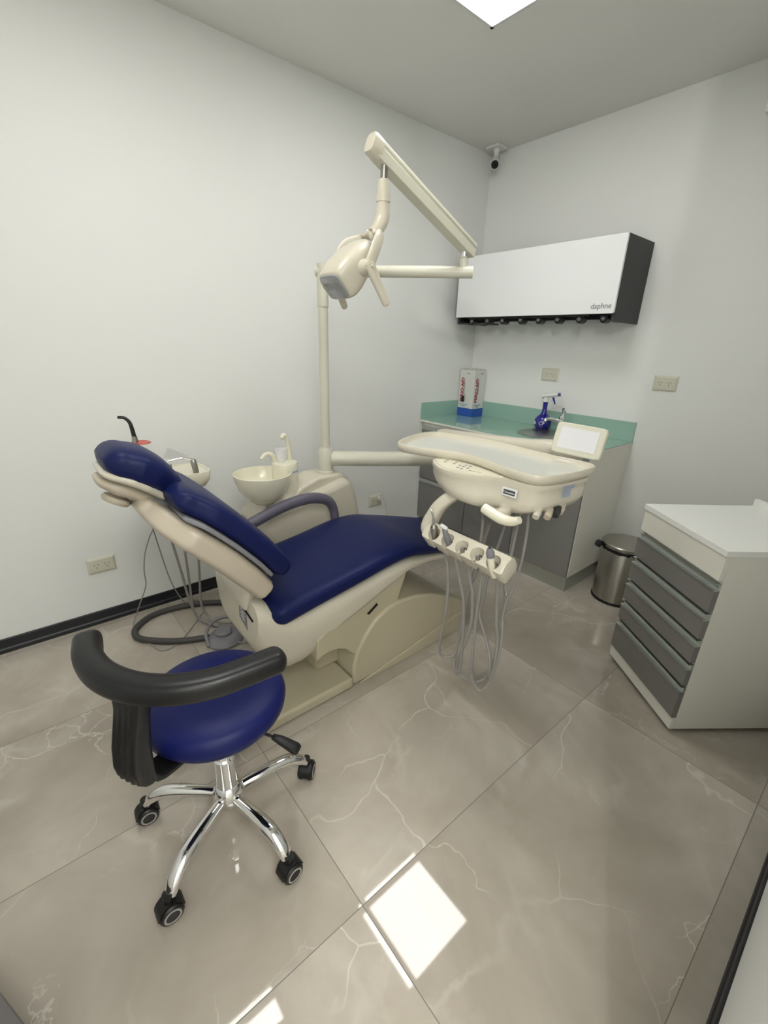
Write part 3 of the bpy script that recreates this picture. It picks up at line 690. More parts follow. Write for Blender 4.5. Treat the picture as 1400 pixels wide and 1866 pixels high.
# lamp head
FW = V(0, -.755, -.656); UP = V(0, -.656, .755); HC = V(-1.435, 0, 0); PC = V(-1.435, .962, 1.585)
bm = B(); rg = []
for q, hw, hh, dz, e in ((.006, .060, .047, 0, 5), (.0, .066, .052, 0, 5), (-.02, .072, .058, .0, 4.5), (-.05, .078, .060, .004, 4), (-.09, .080, .056, .010, 3.5), (-.13, .072, .046, .018, 3), (-.165, .055, .033, .024, 2.6), (-.19, .032, .018, .026, 2.4), (-.197, .012, .007, .026, 2.2)):
    rg.append(sering(PC+FW*q+UP*dz, V(1, 0, 0), UP, hw, hh, e, 36))
add_loft(bm, rg); mesh('head_shell', bm, CREAM, t, angle=60)
bm = B(); rg = [sering(PC+FW*q, V(1, 0, 0), UP, .058*k, .045*k, 5, 36) for q, k in ((.004, 1), (.010, 1), (.0115, .97))]
add_loft(bm, rg); lp = mesh('lens_plate', bm, LAMPGL, t, angle=40)
for x in (-.043, -.023, .015, .037):
    bm = B(); add_lathe(bm, [(.0, 0), (.0125, 0), (.0125, .0022), (.0105, .0022), (.0095, .0008), (0, .0008)], PC+FW*.0113+V(x, 0, 0)+UP*.004, FW, 24); mesh('lens', bm, LENS, lp)
PV = PC-FW*.085+UP*.0; Y0 = SH+V(-.002, -.045, 1.762)
for s_ in (-1, 1):
    piv = PV+V(s_*.092, 0, 0)
    bm = B(); add_lathe(bm, [(.0, -.014), (.026, -.014), (.026, .004), (.022, .012), (.020, .028), (.0, .03)], piv, (s_, 0, 0), 28); mesh('pivot', bm, CREAM, t)
    mid = (piv+Y0)/2
    tube('yoke', [piv+V(s_*.010, 0, .0), piv+V(s_*.016, .02, .045), piv+V(s_*.004, .050, .095), V(Y0.x+s_*.055, Y0.y-.005, Y0.z-.008), V(Y0.x+s_*.02, Y0.y+.0, Y0.z+.002), Y0+V(-s_*.01, .004, .002)], [.020, .020, .020, .018, .018, .02], CREAM, t, 16, 8, flat=.45, up=(1, 0, 0))
    hb = piv+V(s_*.022, 0, 0)
    bm = B(); hd = V(s_*.10, .50, -.86).normalized(); add_tube(bm, [hb-hd*.012, hb+hd*.03, hb+hd*.08, hb+hd*.125, hb+hd*.134], [.019, .019, .0165, .014, .007], 16, 5, flat=.75, up=(1, 0, 0)); mesh('handle', bm, CREAM, t, angle=60)
    bm = B(); add_lathe(bm, [(.0, 0), (.006, 0), (.006, .006), (0, .007)], hb+V(s_*.013, 0, 0), (s_, 0, 0), 14); mesh('screw', bm, IVORY, t)

# ------------------------------------------------------------------ delivery unit: arms, tray and instrument holder
t = deliv = thing('delivery_unit', 'cream instrument delivery unit with large tray on a swing arm beside the chair foot', 'dental unit', (-.9, 1.25, 1.0))
J = V(-1.60, 1.755, .822)
bm = B(); d = (J-V(PX, PY, .822)).normalized(); add_tube(bm, [V(PX, PY, .822)+d*.03, J], .039, 26, 0); mesh('swing_arm', bm, IVORY, t)
bm = B(); add_lathe(bm, [(.0, -.05), (.040, -.05), (.044, -.04), (.044, .09), (.040, .135), (.0, .135)], J, (0, 0, 1)); mesh('arm_joint', bm, IVORY, t)
S0 = V(-1.56, 1.735, .962); DK = 1.08; S1 = V(-.83, 1.57, 1.022)*DK+V(0, 0, -.112); ax = (S1-S0).normalized(); sd = V(0, 0, 1).cross(ax).normalized(); uv = ax.cross(sd)
LS = (S1-S0).length
bm = B(); add_loft(bm, [sering(S0+ax*q, sd, uv, a, b, 3, 28) for q, a, b in ((-.05, .012, .012), (-.045, .03, .024), (-.02, .036, .031), (.25, .040, .038), (.50, .045, .048), (LS-.06, .050, .060), (LS-.008, .050, .060), (LS, .045, .054))]); mesh('spring_arm', bm, CREAM, t, angle=50)
bm = B(); add_loft(bm, [sering(S1+ax*q, sd, uv, a, b, 3, 28) for q, a, b in ((-.012, .046, .056), (.04, .050, .059), (.07, .044, .052), (.085, .03, .035))]); mesh('arm_end', bm, CREAM, t, angle=50)
# screen
XF = Matrix.Translation((0, 0, -.112)) @ Matrix.Scale(DK, 4)
bm = B(); sn = V(.16, -1, .28).normalized(); sx_ = V(1, .0, 0); sx_ = (sx_-sn*sx_.dot(sn)).normalized(); su = sn.cross(sx_)*-1
if su.z < 0: su = -su
sc_ = V(-.690, 1.415, 1.122)
add_loft(bm, [sering(sc_+sn*q, sx_, su, a, b, 14, 56) for q, a, b in ((-.016, .074, .044), (-.012, .080, .050), (.006, .081, .051), (.010, .078, .048))]); mesh('viewer_frame', bm, IVORY, t, angle=40)
bm = B(); add_prism(bm, [sc_+sn*.0102+sx_*a+su*b for a, b in ((-.062, -.033), (.060, -.033), (.060, .036), (-.062, .036))], sn*.001); mesh('viewer_panel', bm, SCREEN, t, smooth=False)
# tray rim and well
OUT = [(-1.213, 1.085), (-1.262, 1.17), (-1.296, 1.28), (-1.286, 1.352), (-1.212, 1.387), (-1.10, 1.415), (-1.0, 1.425), (-.90, 1.415), (-.773, 1.402), (-.687, 1.408), (-.630, 1.403), (-.603, 1.375), (-.597, 1.33), (-.603, 1.24), (-.618, 1.16), (-.645, 1.118), (-.69, 1.108), (-.76, 1.118), (-.83, 1.135), (-.90, 1.148), (-.965, 1.145), (-1.03, 1.118), (-1.10, 1.085), (-1.165, 1.068)]
def closed_curve(pts, n=5):
    m_ = len(pts); out = []
    P = [V(*p, 0) for p in pts]
    for i in range(m_):
        a, b, c, d = P[i-1], P[i], P[(i+1) % m_], P[(i+2) % m_]
        for k in range(n):
            q = k/n; out.append(.5*((2*b)+(c-a)*q+(2*a-5*b+4*c-d)*q*q+(3*b-a-3*c+d)*q*q*q))
    return out
OC = closed_curve(OUT)
def inset(P, d):
    n = len(P); out = []
    for i in range(n):
        tg = (P[(i+1) % n]-P[i-1]).normalized(); out.append(P[i]+V(tg.y, -tg.x, 0)*d)
    return out
sgn = 1
area = sum(a.x*b.y-b.x*a.y for a, b in zip(OC, OC[1:]+OC[:1]))
if area > 0: sgn = -1
def oring(d, z): return [p+V(0, 0, z) for p in inset(OC, d*sgn)]
bm = B(); add_loft(bm, [oring(.012, 1.030), oring(.001, 1.040), oring(-.001, 1.058), oring(.002, 1.062), oring(.007, 1.062), oring(.010, 1.058), oring(.014, 1.047), oring(.020, 1.044)], cap=False)
vs = [bm.verts.new(p) for p in oring(.012, 1.030)]; bm.faces.new(vs)
mesh('tray', bm, CREAM, t, angle=50)
bm = B(); vs = [bm.verts.new(p) for p in oring(.0195, 1.0445)]; bm.faces.new(vs); r2 = [bm.verts.new(p) for p in oring(.0195, 1.042)]
bm.faces.new(list(reversed(r2)))
for i in range(len(vs)): bm.faces.new((vs[i], vs[(i+1) % len(vs)], r2[(i+1) % len(vs)], r2[i]))
mesh('tray_mat', bm, TRAYF, t, smooth=False)
# control body under the tray
BO = [(-1.045, 1.150), (-1.035, 1.095), (-.99, 1.055), (-.93, 1.028), (-.87, 1.030), (-.82, 1.055), (-.785, 1.090), (-.745, 1.108), (-.69, 1.112), (-.648, 1.124), (-.622, 1.165), (-.607, 1.24), (-.603, 1.32), (-.615, 1.36), (-.66, 1.375), (-.75, 1.375), (-.85, 1.36), (-.95, 1.32), (-1.02, 1.26), (-1.045, 1.20)]
BC = closed_curve(BO); cen = sum(BC, V(0, 0, 0))/len(BC)
def bring(k, z, off=(0, 0)): return [V(cen.x+off[0]+(p.x-cen.x)*k, cen.y+off[1]+(p.y-cen.y)*k, z) for p in BC]
bm = B(); add_loft(bm, [bring(1.0, 1.030), bring(1.0, 1.016), bring(.985, 1.012), bring(.985, .992), bring(.965, .972, (.006, 0)), bring(.88, .950, (.015, -.01)), bring(.66, .930, (.015, -.02)), bring(.40, .918, (.01, -.03)), bring(.2, .916, (.01, -.03))])
mesh('control_body', bm, CREAM, t, angle=55)
LB = [(-1.030, 1.148), (-1.022, 1.098), (-.98, 1.062), (-.93, 1.040), (-.875, 1.041), (-.83, 1.064), (-.79, 1.098), (-.76, 1.118), (-.83, 1.137), (-.90, 1.150), (-.965, 1.148)]
bm = B(); add_prism(bm, [(x, y, 1.0302) for x, y in LB], (0, 0, .002)); kp = mesh('keypad', bm, CREAM2, t, smooth=False)
for x, y in ((-.990, 1.118), (-.982, 1.098), (-.958, 1.128), (-.948, 1.106), (-.922, 1.105), (-.912, 1.124), (-.905, 1.103), (-.893, 1.122), (-.885, 1.100), (-.910, 1.080), (-.892, 1.078)):
    bm = B(); add_lathe(bm, [(.0, 0), (.0048, 0), (.0048, .001), (0, .0012)], (x, y, 1.0322), (0, 0, 1), 12); mesh('key', bm, GREYP, kp)
text('key_caption', 'Dental Unit', .009, GREYINK, kp, (-.845, 1.088, 1.0324), V(1, .25, 0), V(-.25, 1, 0), ext=.0002)
# nameplate and info sticker on the body
np_ = V(-.722, 1.1105, .993); nu = V(1, .04, 0).normalized(); nv = V(0, .12, 1).normalized(); nw = nu.cross(nv)
bm = B(); add_prism(bm, [np_+nu*a+nv*b-V(0, .002, 0) for a, b in ((-.026, -.013), (.026, -.013), (.026, .013), (-.026, .013))], (0, -.004, 0)); nm = mesh('nameplate', bm, WHITEP, t, bevel=.001)
bm = B(); add_prism(bm, [np_+nu*a+nv*b-V(0, .0065, 0) for a, b in ((-.020, -.007), (.020, -.007), (.020, .007), (-.020, .007))], (0, -.0006, 0)); mesh('name_field', bm, ANTHR, nm, smooth=False)
text('name', 'Dentalsin', .010, WHITEP, nm, np_-V(0, .0076, 0), nu, nv)
a0, a1 = V(-.6125, 1.205, 0), V(-.6065, 1.265, 0)
sxd = (a1-a0).normalized(); sn_ = V(sxd.y, -sxd.x, 0)
stm = a0.lerp(a1, .5)
bm = B()
for i in range(6):
    z = 1.020-.0062*i; ln_ = .056 if i < 2 else .042; c = stm+sn_*.004-sxd*(.028-ln_/2)+V(0, 0, z)
    add_prism(bm, [c-sxd*ln_/2-V(0, 0, .0012), c+sxd*ln_/2-V(0, 0, .0012), c+sxd*ln_/2+V(0, 0, .0012), c-sxd*ln_/2+V(0, 0, .0012)], sn_*.0004)
mesh('info_print', bm, LBLUE, t, smooth=False)
# connectors under the right end
for i, (x, y, m_) in enumerate(((-.640, 1.14, CREAM), (-.618, 1.165, CREAMD), (-.612, 1.20, ANTHR), (-.618, 1.235, CREAMD))):
    bm = B(); add_tube(bm, [(x, y, .960), (x, y, .945), (x+.004, y-.014, .935)], [.012, .012, .010], 14, 3); mesh('connector', bm, m_, t)
# grab handle
tube('handle_stem', [(-.745, 1.13, .935), (-.72, 1.09, .930), (-.725, 1.055, .935)], [.022, .018, .016], CREAM, t, 16)
tube('handle', [(-.752, 1.030, .950), (-.730, 1.030, .945), (-.690, 1.032, .936), (-.655, 1.034, .938), (-.630, 1.034, .950)], [.0155, .0165, .0165, .0145, .0105], CREAM2, t, 18)
bm = B(); add_lathe(bm, [(.0, 0), (.0125, 0), (.0125, .003), (.0085, .004), (.0075, .007), (.0, .0075)], (-.752, 1.030, .950), (-.9, -.35, .1), 20); mesh('push_button', bm, BLACKP, t)
# bracket down to the holder
bm = B(); br = [(-.870, 1.11, .965), (-.905, 1.085, .945), (-.950, 1.060, .895), (-.975, 1.050, .845), (-.985, 1.045, .810), (-.975, 1.04, .790)]
add_tube(bm, br, [.018, .020, .021, .022, .024, .022], 20, 8, flat=1.1, up=(0, 1, 0), e=4); mesh('holder_bracket', bm, CREAM, t, angle=50)
# holder bar with five wells
HA = V(-.965, 1.035, .797); HB = V(-.640, 1.025, .797); hx = (HB-HA).normalized(); hd_ = V(0, -.62, .78).normalized()
hy = hd_.cross(hx).normalized()
if hy.y < 0: hy = -hy
bar = B(); L_ = (HB-HA).length
pr = [(-.036, -.036), (.020, -.040), (.034, -.022), (.036, .006), (.026, .026), (-.004, .030), (-.036, .020)]     # (along hy, along hd_)
rg = []
for q, k in ((-.012, .80), (0, 1), (L_, 1), (L_+.006, .9)):
    rg.append([HA+hx*q+hy*a*k+hd_*b*k for a, b in pr])
add_loft(bar, rg)
hb_o = mesh('holder_bar', bar, CREAM, t, bevel=.006, seg=3)
WELLS = []
for i in range(5):
    c = HA+hx*(.040+i*(L_-.075)/4)+hy*(-.012)+hd_*.0215
    WELLS.append(c)
cut = B()
for c in WELLS:
    add_tube(cut, [c+hd_*.03, c-hd_*.012, c-hd_*.020-hy*.004], [.0255, .022, .018], 32, 0)
    add_tube(cut, [c-hd_*.016, c-hd_*.10], [.013, .013], 24, 0)
    p = c-hy*.0; add_prism(cut, [p+hx*a+hd_*.05 for a in (-.0085, .0085)] + [p+hx*a-hy*.08+hd_*.05 for a in (.0085, -.0085)], -hd_*.16)
co_ = mesh('cutter', cut, CREAM)
bo = hb_o.modifiers.new('wells', 'BOOLEAN'); bo.object = co_; bo.operation = 'DIFFERENCE'; bo.solver = 'EXACT'; bo.use_self = True
hb_o.modifiers.move(1, 0)
bpy.context.view_layer.update()
me = bpy.data.meshes.new_from_object(hb_o.evaluated_get(bpy.context.evaluated_depsgraph_get()))
hb_o.modifiers.clear(); hb_o.data = me
for p in me.polygons: p.use_smooth = True
try: me.set_sharp_from_angle(angle=math.radians(35))
except Exception: pass
bpy.data.objects.remove(co_)
for c in WELLS:
    bm = B(); add_lathe(bm, [(.0, -.045), (.0129, -.045), (.0129, -.014), (.0115, -.014), (.0115, -.038), (.0, -.038)], c, hd_, 20); mesh('well_liner', bm, CREAMD, t)

# instruments in the holder, each with its hose
H1 = [(-0.863, 1.02, 0.771), (-0.857, 1.037, 0.727), (-0.86, 1.053, 0.634), (-0.879, 1.07, 0.504), (-0.913, 1.087, 0.365), (-0.936, 1.103, 0.28), (-0.929, 1.12, 0.248), (-0.901, 1.137, 0.259), (-0.894, 1.153, 0.283), (-0.901, 1.17, 0.376), (-0.901, 1.187, 0.471), (-0.899, 1.203, 0.564), (-0.899, 1.22, 0.626), (-0.84, 1.24, 0.95)]
H2 = [(-0.807, 1.02, 0.769), (-0.794, 1.039, 0.67), (-0.789, 1.058, 0.579), (-0.797, 1.077, 0.428), (-0.817, 1.096, 0.287), (-0.848, 1.115, 0.219), (-0.882, 1.135, 0.213), (-0.899, 1.154, 0.241), (-0.905, 1.173, 0.32), (-0.907, 1.192, 0.44), (-0.907, 1.211, 0.533), (-0.906, 1.23, 0.61), (-0.86, 1.25, 0.95)]
H3 = [(-0.743, 1.02, 0.764), (-0.747, 1.037, 0.693), (-0.75, 1.054, 0.622), (-0.762, 1.071, 0.508), (-0.798, 1.088, 0.404), (-0.841, 1.105, 0.313), (-0.85, 1.122, 0.241), (-0.832, 1.138, 0.202), (-0.791, 1.155, 0.2), (-0.756, 1.172, 0.237), (-0.743, 1.189, 0.31), (-0.745, 1.206, 0.425), (-0.755, 1.223, 0.555), (-0.775, 1.24, 0.623), (-0.78, 1.26, 0.95)]
H4 = [(-0.7, 1.02, 0.771), (-0.718, 1.038, 0.686), (-0.736, 1.056, 0.55), (-0.752, 1.075, 0.371), (-0.759, 1.093, 0.273), (-0.739, 1.111, 0.223), (-0.715, 1.129, 0.259), (-0.703, 1.147, 0.357), (-0.712, 1.165, 0.453), (-0.73, 1.184, 0.515), (-0.741, 1.202, 0.593), (-0.761, 1.22, 0.64), (-0.76, 1.25, 0.94)]
H5 = [(-0.65, 1.02, 0.764), (-0.663, 1.04, 0.691), (-0.664, 1.06, 0.559), (-0.668, 1.08, 0.504), (-0.681, 1.1, 0.386), (-0.708, 1.12, 0.298), (-0.729, 1.14, 0.353), (-0.77, 1.16, 0.407), (-0.826, 1.18, 0.474), (-0.831, 1.2, 0.55), (-0.834, 1.22, 0.64), (-0.79, 1.25, 0.94)]
H6 = [(-0.72, 1.26, 0.96), (-0.727, 1.24, 0.919), (-0.716, 1.229, 0.838), (-0.711, 1.218, 0.749), (-0.711, 1.207, 0.685), (-0.718, 1.196, 0.62), (-0.727, 1.184, 0.567), (-0.727, 1.173, 0.45), (-0.715, 1.162, 0.391), (-0.715, 1.151, 0.317), (-0.727, 1.14, 0.254)]
def start(c): return [c-hy*.0+hd_*.002, c-hd_*.03-hy*.008, c-hd_*.062-hy*.004]
def instrument(name, label, i, hose, head, r=.0055):
    c = WELLS[i]; t = thing(name, label, 'dental instrument', c, 0, 'instruments and hoses of the holder')
    if head: head(t, c)
    sh = start(c)
    off = sh[-1]-V(hose[0]); n = 5
    pts = sh+[V(p)+off*max(0, 1-(k+1)/n) for k, p in enumerate(hose[1:])]
    tube('hose', pts, [r, r], HOSE, t, 10, 6)
    return t
def syringe(t, c):
    f = V(-.02, -.18, 1).normalized()
    tube('body', [c-f*.02, c+f*.008, c+f*.026, c+f*.036], [.0095, .012, .013, .009], STEEL, t, 18, 4)
    bm = B(); add_tube(bm, [c+f*.032, c+f*.058, c+f*.084-hx*.003, c+f*.094-hx*.007], [.0045, .0035, .0028, .002], 10, 5); mesh('nozzle', bm, CHROME, t)
    bm = B(); add_lathe(bm, [(.0, 0), (.008, 0), (.008, .005), (0, .006)], c+f*.026-hy*.008, (-hy+hd_*.3), 14); mesh('button', bm, GREYP, t)
instrument('air_water_syringe', 'steel air-water syringe with long thin nozzle in the leftmost holder well', 0, H1, syringe)
def scaler(t, c):
    f = V(-.22, -.30, 1).normalized()
    tube('handpiece', [c-f*.03, c+f*.005, c+f*.036, c+f*.048], [.0095, .011, .0085, .0065], GREYP, t, 16, 4)
    bm = B(); add_lathe(bm, [(.0, -.012), (.0065, -.012), (.0075, 0), (.0065, .012), (0, .012)], c+f*.053, (-.6, -.6, .5), 16); mesh('tip', bm, WHITEP, t)
instrument('scaler_handpiece', 'grey handpiece with angled white tip, second from the left in the holder', 1, H2, scaler)
def coupling(t, c):
    f = (hd_-hy*.3).normalized(); bm = B(); add_lathe(bm, [(.0, -.03), (.007, -.03), (.007, .004), (.0045, .006), (.0045, .010), (0, .010)], c-f*.022-hy*.004, f, 16); mesh('coupling', bm, STEEL, t)
instrument('handpiece_hose', 'grey hose with bare coupling sunk in the middle holder well', 2, H3, coupling)
instrument('handpiece_hose', 'grey hose with bare coupling in the fourth well, looping lowest of the hoses', 3, H4, coupling)
def polisher(t, c):
    f = V(-.10, -.22, 1).normalized()
    tube('body', [c-f*.045-hy*.006, c-f*.01-hy*.01, c+f*.030-hy*.01], [.008, .0105, .0105], CREAM2, t, 16, 4)
    tube('cap', [c+f*.030-hy*.01, c+f*.045-hy*.01, c+f*.060-hy*.01], [.0125, .0125, .007], GREYP, t, 18, 4)
    bm = B(); add_cyl(bm, c+f*.058-hy*.01, c+f*.062-hy*.01, .004, n=12); mesh('bore', bm, BLACKP, t)
instrument('curing_handpiece', 'cream handpiece with pointed grey cap in the rightmost holder well', 4, H5, polisher)
H7 = [(-0.906, 1.24, 0.916), (-0.897, 1.226, 0.867), (-0.882, 1.211, 0.819), (-0.871, 1.197, 0.761), (-0.861, 1.183, 0.658), (-0.876, 1.169, 0.563), (-0.879, 1.154, 0.471), (-0.877, 1.14, 0.352)]
t = thing('supply_hose', 'thin grey hose looping from the rear of the delivery unit past the holder end', 'hose', (-.7, 1.15, .6), 0, 'supply hoses under the delivery unit')
tube('hose', H6, .005, HOSE, t, 10, 6)
t = thing('supply_hose', 'grey hose running down behind the grab handle to the holder', 'hose', (-.85, 1.2, .8), 0, 'supply hoses under the delivery unit')
tube('hose', [(-.89, 1.25, .96)]+H7, .006, HOSE, t, 10, 6)

XF = None
# ------------------------------------------------------------------ assistant tray behind the backrest
t = thing('assistant_tray', 'small cream instrument tray between backrest and wall', 'dental unit', (-2.14, .50, .8))
atr = lambda z, k: sering(V(-2.135, .515, z), V(1, 0, 0), V(0, 1, 0), .105*k, .155*k, 6, 32)
bm = B(); add_loft(bm, [atr(.735, .55), atr(.75, .85), atr(.775, .96), atr(.818, 1), atr(.822, .99), atr(.822, .93), atr(.816, .915)]); mesh('tray', bm, CREAM2, t, angle=40)
tube('arm', [(-2.13, .53, .76), (-2.10, .60, .62), (-2.05, .675, .50), (-2.00, .755, .375), (-1.97, .88, .27), (-1.96, 1.04, .24)], [.030, .024, .022, .022, .024, .028], CREAM, t, 18, 6)
def sq(name, label, loc, head, pts, r=.006):
    t = thing(name, label, 'dental instrument', loc, 0, 'instruments in the assistant tray'); head(t, V(loc)); tube('hose', [V(loc)+V(0, 0, -.05)]+pts, r, HOSE, t, 10, 8)
def hv(t, c):
    tube('handle', [c-V(0, 0, .06), c, c+V(-.008, -.004, .055), c+V(-.012, -.006, .075)], [.012, .0125, .014, .012], STEEL, t, 16, 5)
    bm = B(); add_tube(bm, [c+V(-.012, -.006, .07), c+V(-.03, -.04, .082), c+V(-.04, -.075, .080), c+V(-.05, -.12, .070)], [.010, .006, .0045, .003], 10, 6); mesh('nozzle', bm, CHROME, t)
    bm = B(); k = c+V(-.035, -.06, .086); add_prism(bm, [k+V(-.01, .05, .0), k+V(-.02, -.035, .045), k+V(-.025, -.06, .0), k+V(-.012, -.02, -.008)], V(.0008, 0, 0)); mesh('sleeve', bm, FILM, t, smooth=False)
sq('air_water_syringe', 'chrome air-water syringe with clear film standing at the right of the assistant tray', (-2.055, .600, .805), hv, [V(-2.09, .575, .60), V(-2.10, .574, .42), V(-2.10, .561, .238), V(-2.10, .555, .10), V(-2.08, .575, .035), V(-2.03, .60, .02), V(-1.95, .67, .02)])
def sv(t, c): tube('handle', [c-V(0, 0, .04), c+V(0, 0, .01), c+V(0, 0, .045)], [.010, .009, .007], STEEL, t, 14, 4)
sq('suction_tube', 'short metal suction tip poking up in the middle of the assistant tray', (-2.09, .50, .82), sv, [V(-2.10, .505, .60), V(-2.10, .511, .482), V(-2.10, .512, .255), V(-2.10, .511, .10), V(-2.09, .535, .03), V(-2.03, .572, .016), V(-1.95, .62, .016)])
sq('suction_tube', 'small chrome-tipped suction tube just above the headrest edge', (-2.10, .420, .85), sv, [V(-2.11, .44, .70), V(-2.10, .451, .569), V(-2.10, .481, .327), V(-2.10, .500, .15), V(-2.10, .53, .03), V(-2.06, .56, .014), V(-2.0, .60, .014)])
# curing light with orange shield
cl_ = V(-2.17, .392, .835)
t = thing('curing_light', 'cordless curing light with black tip and orange round shield', 'dental instrument', cl_)
lathe('body', [(.0, 0), (.020, 0), (.021, .03), (.019, .08), (.014, .115), (.0, .118)], PINK, t, cl_)
lathe('collar', [(.0, .105), (.015, .105), (.011, .155), (.0, .155)], STEEL, t, cl_)
tube('light_guide', [cl_+V(0, 0, .14), cl_+V(-.005, -.003, .185), cl_+V(-.010, -.008, .215), cl_+V(-.016, -.024, .234), cl_+V(-.022, -.048, .238)], [.0095, .0085, .0075, .007, .006], BLACKP, t, 14)
bm = B(); add_lathe(bm, [(.0, 0), (.038, 0), (.040, .0015), (.038, .003), (.0, .003)], cl_+V(.004, .022, .125), V(.05, .05, 1), 36); mesh('shield', bm, ORANGE, t)
t = thing('charger_cord', 'thin pale cord falling from the tray and looping on the floor', 'cord', (-2.2, .4, .6))
tube('cord', [(-2.17, .40, .84), (-2.19, .405, .74), (-2.2, .405, .658), (-2.2, .417, .557), (-2.2, .386, .493), (-2.2, .355, .414), (-2.2, .339, .329), (-2.21, .335, .24), (-2.26, .30, .12), (-2.30, .275, .03), (-2.26, .255, .006), (-2.15, .262, .0045), (-2.05, .29, .0045), (-1.975, .325, .0045), (-2.003, .412, .0045), (-2.159, .557, .0045), (-2.224, .602, .0045), (-2.30, .62, .0045), (-2.33, .58, .006), (-2.28, .52, .04), (-2.24, .46, .20), (-2.21, .42, .45), (-2.17, .39, .70), (-2.15, .40, .80)], .003, HOSE, t, 8, 8)
t = thing('drain_hose', 'thick dark corrugated hose curving over the floor by the left wall', 'hose', (-2.2, .5, 0))
bm = B(); P = catmull([(-1.96, 1.02, .0155), (-2.03, .89, .0155), (-2.148, .751, .0155), (-2.239, .63, .0155), (-2.290, .501, .0155), (-2.296, .363, .0155), (-2.238, .273, .0155), (-2.174, .245, .0155), (-2.101, .268, .0155), (-1.995, .386, .0155), (-1.93, .521, .0155), (-1.88, .64, .0155)], 30)
rr = [.0145+.0009*(i % 2) for i in range(len(P))]
add_tube(bm, P, rr, 14, 0); mesh('hose', bm, DHOSE, t)
# foot pedal
fc = V(-1.885, .585, 0)
t = thing('foot_pedal', 'grey round foot pedal on the floor behind the stool', 'pedal', fc)
lathe('base', [(.0, 0), (.085, 0), (.088, .012), (.070, .030), (.045, .036), (.0, .037)], GREYP, t, fc)
lathe('button', [(.040, .034), (.042, .048), (.034, .056), (.0, .058)], GREYP, t, fc+V(-.01, .0, 0))
tube('carry_bar', [fc+V(.02, -.085, .010), fc+V(-.035, -.075, .05), fc+V(-.075, -.02, .075), fc+V(-.07, .05, .075), fc+V(-.02, .10, .05), fc+V(.03, .12, .015)], .0085, GREYP, t, 12)
tube('cable', [fc+V(.07, .03, .012), fc+V(.12, .10, .008), fc+V(.18, .16, .008), fc+V(.25, .17, .008)], .0045, HOSE, t, 8)

# ------------------------------------------------------------------ operator stool
SC = V(-1.0, .268, 0)
t = thing('operator_stool', 'round navy blue stool with black curved armrest on chrome five-star base', 'stool', SC)
lathe('seat', [(.0, .440), (.150, .440), (.170, .446), (.183, .464), (.186, .484), (.180, .504), (.163, .517), (.11, .525), (.0, .528)], NAVYS, t, SC, n=64, angle=70)
lathe('seat_plate', [(.0, .41), (.09, .41), (.10, .439), (.0, .439)], BLACKP, t, SC)
lathe('gas_lift', [(.0, .16), (.030, .16), (.030, .27), (.025, .275), (.025, .30), (.017, .305), (.017, .411), (.0, .411)], CHROME, t, SC)
lathe('hub', [(.0, .060), (.018, .060), (.022, .085), (.036, .090), (.045, .115), (.045, .135), (.036, .160), (.030, .165), (.0, .165)], CHROME, t, SC)
a0 = math.atan2(.038-SC.y, -.852-SC.x)
RW = .258
for k in range(5):
    a = a0+2*PI*k/5+(.0); dr = V(math.cos(a), math.sin(a), 0)
    bm = B(); P = [SC+dr*q+V(0, 0, z) for q, z in ((.028, .125), (.09, .128), (.15, .128), (.195, .120), (.23, .098), (.250, .072))]
    add_tube(bm, P, [.016, .0175, .0195, .0205, .020, .017], 18, 6, up=(0, 0, 1), flat=.85); lg = mesh('leg', bm, CHROME, t, angle=60)
    wc = SC+dr*(RW)+V(0, 0, .030); sw = [.02, .12, .75, .5, -.05][k]; wd_ = V(math.cos(sw), math.sin(sw), 0); rl = V(-wd_.y, wd_.x, 0)
    bm = B()
    for s_ in (-1, 1):
        add_lathe(bm, [(.0, 0), (.024, 0), (.030, .004), (.030, .014), (.026, .019), (.0, .019)], wc+wd_*(.006 if s_ > 0 else -.006), wd_*s_, 28)
    cs = mesh('caster', bm, BLACKP, lg)
    for s_ in (-1, 1):
        bm = B(); add_ring(bm, .017, .0215, wc+wd_*s_*.0248, wd_*s_*.0014)
        mesh('caster_ring', bm, RINGG, lg)
    bm = B(); pr = []
    for i in range(9):
        b_ = PI*.05+PI*.95*i/8; pr.append(wc-wd_*.018+rl*math.cos(b_)*.034+V(0, 0, math.sin(b_)*.034))
    pr += [wc-wd_*.018+rl*math.cos(b_)*.0305+V(0, 0, math.sin(b_)*.0305) for b_ in [PI*.05+PI*.95*i/8 for i in range(8, -1, -1)]]
    add_prism(bm, pr, wd_*.036); add_cyl(bm, wc+V(0, 0, .030), wc+V(0, 0, .056), .013, n=16); mesh('caster_hood', bm, BLACKP, lg)
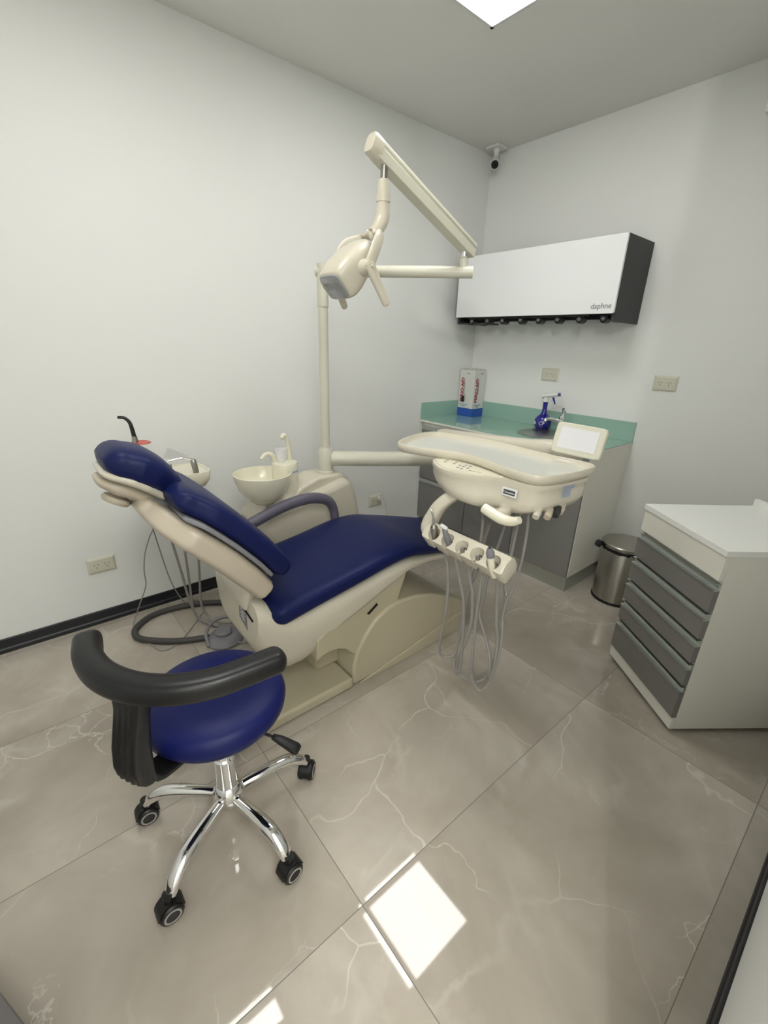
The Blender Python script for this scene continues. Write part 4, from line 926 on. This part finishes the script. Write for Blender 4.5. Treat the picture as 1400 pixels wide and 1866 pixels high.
# curved armrest
def arc(a, r=.250, z=.745): a = math.radians(a); return V(SC.x+math.cos(a)*r, SC.y+math.sin(a)*r, z)
bm = B(); pts = [arc(-104), arc(-88), arc(-70), arc(-52), arc(-34), arc(-16), arc(0, .250), arc(14, .262)]
P = catmull(pts, 8); N_ = len(P); rg = []
for i, p in enumerate(P):
    tg = (P[min(i+1, N_-1)]-P[max(i-1, 0)]).normalized(); sd_ = tg.cross(V(0, 0, 1)).normalized()
    rg.append((p, sd_, tg))
out = []
for k in (6, 5, 4, 3, 2, 1):
    p, sd_, tg = rg[0]; q = math.sqrt(max(.02, 1-(k/6)**2)); out.append(sering(p-tg*.026*k/6, sd_, V(0, 0, 1), .0295*q, .0265*q, 3, 28))
for p, sd_, tg in rg: out.append(sering(p, sd_, V(0, 0, 1), .0295, .0265, 3, 28))
for k in (1, 2, 3, 4, 5, 6):
    p, sd_, tg = rg[-1]; q = math.sqrt(max(.02, 1-(k/6)**2)); out.append(sering(p+tg*.026*k/6, sd_, V(0, 0, 1), .0295*q, .0265*q, 3, 28))
add_loft(bm, out); mesh('curved_armrest', bm, BLACK, t, angle=70)
# ribbed support of the armrest
ua = math.radians(-58); ur = V(math.cos(ua), math.sin(ua), 0); ut = V(-ur.y, ur.x, 0)
bm = B(); rg = []
for q, z, hw, th, aa in ((.244, .735, .040, .022, -54), (.247, .69, .036, .020, -55), (.249, .64, .036, .022, -57), (.250, .58, .039, .024, -60), (.249, .52, .041, .026, -62), (.245, .485, .041, .024, -63), (.235, .462, .038, .016, -63)):
    aa = math.radians(aa); ur = V(math.cos(aa), math.sin(aa), 0); ut = V(-ur.y, ur.x, 0)
    c = SC+ur*q+V(0, 0, z); r = []
    for i in range(64):
        a = 2*PI*i/64; x_, y_ = math.cos(a), math.sin(a); k = (abs(x_)**4+abs(y_)**4)**-.25
        rib = .0026*math.cos(x_*k*PI*5) if (y_ > .3 and z < .66) else 0
        r.append(c+ut*x_*k*hw+ur*(y_*k*th+rib))
    rg.append(r)
add_loft(bm, rg); mesh('support', bm, BLACKP, t, angle=50)
bm = B(); add_tube(bm, [SC+ur*.232+V(0, 0, .478), SC+ur*.20+V(0, 0, .440), SC+ur*.08+V(0, 0, .424)], [.030, .034, .036], 16, 4, flat=.35, up=(0, 0, 1), e=4); mesh('support_bracket', bm, BLACKP, t)
# height lever
la = math.radians(38); lr = V(math.cos(la), math.sin(la), 0)
bm = B(); add_cyl(bm, SC+lr*.08+V(0, 0, .405), SC+lr*.170+V(0, 0, .385), .004, n=10); add_tube(bm, [SC+lr*.160+V(0, 0, .388), SC+lr*.185+V(0, 0, .380), SC+lr*.225+V(0, 0, .362), SC+lr*.235+V(0, 0, .356)], [.008, .013, .017, .013], 16, 4, flat=.55, up=(0, 0, 1), e=4); mesh('height_lever', bm, BLACKP, t)
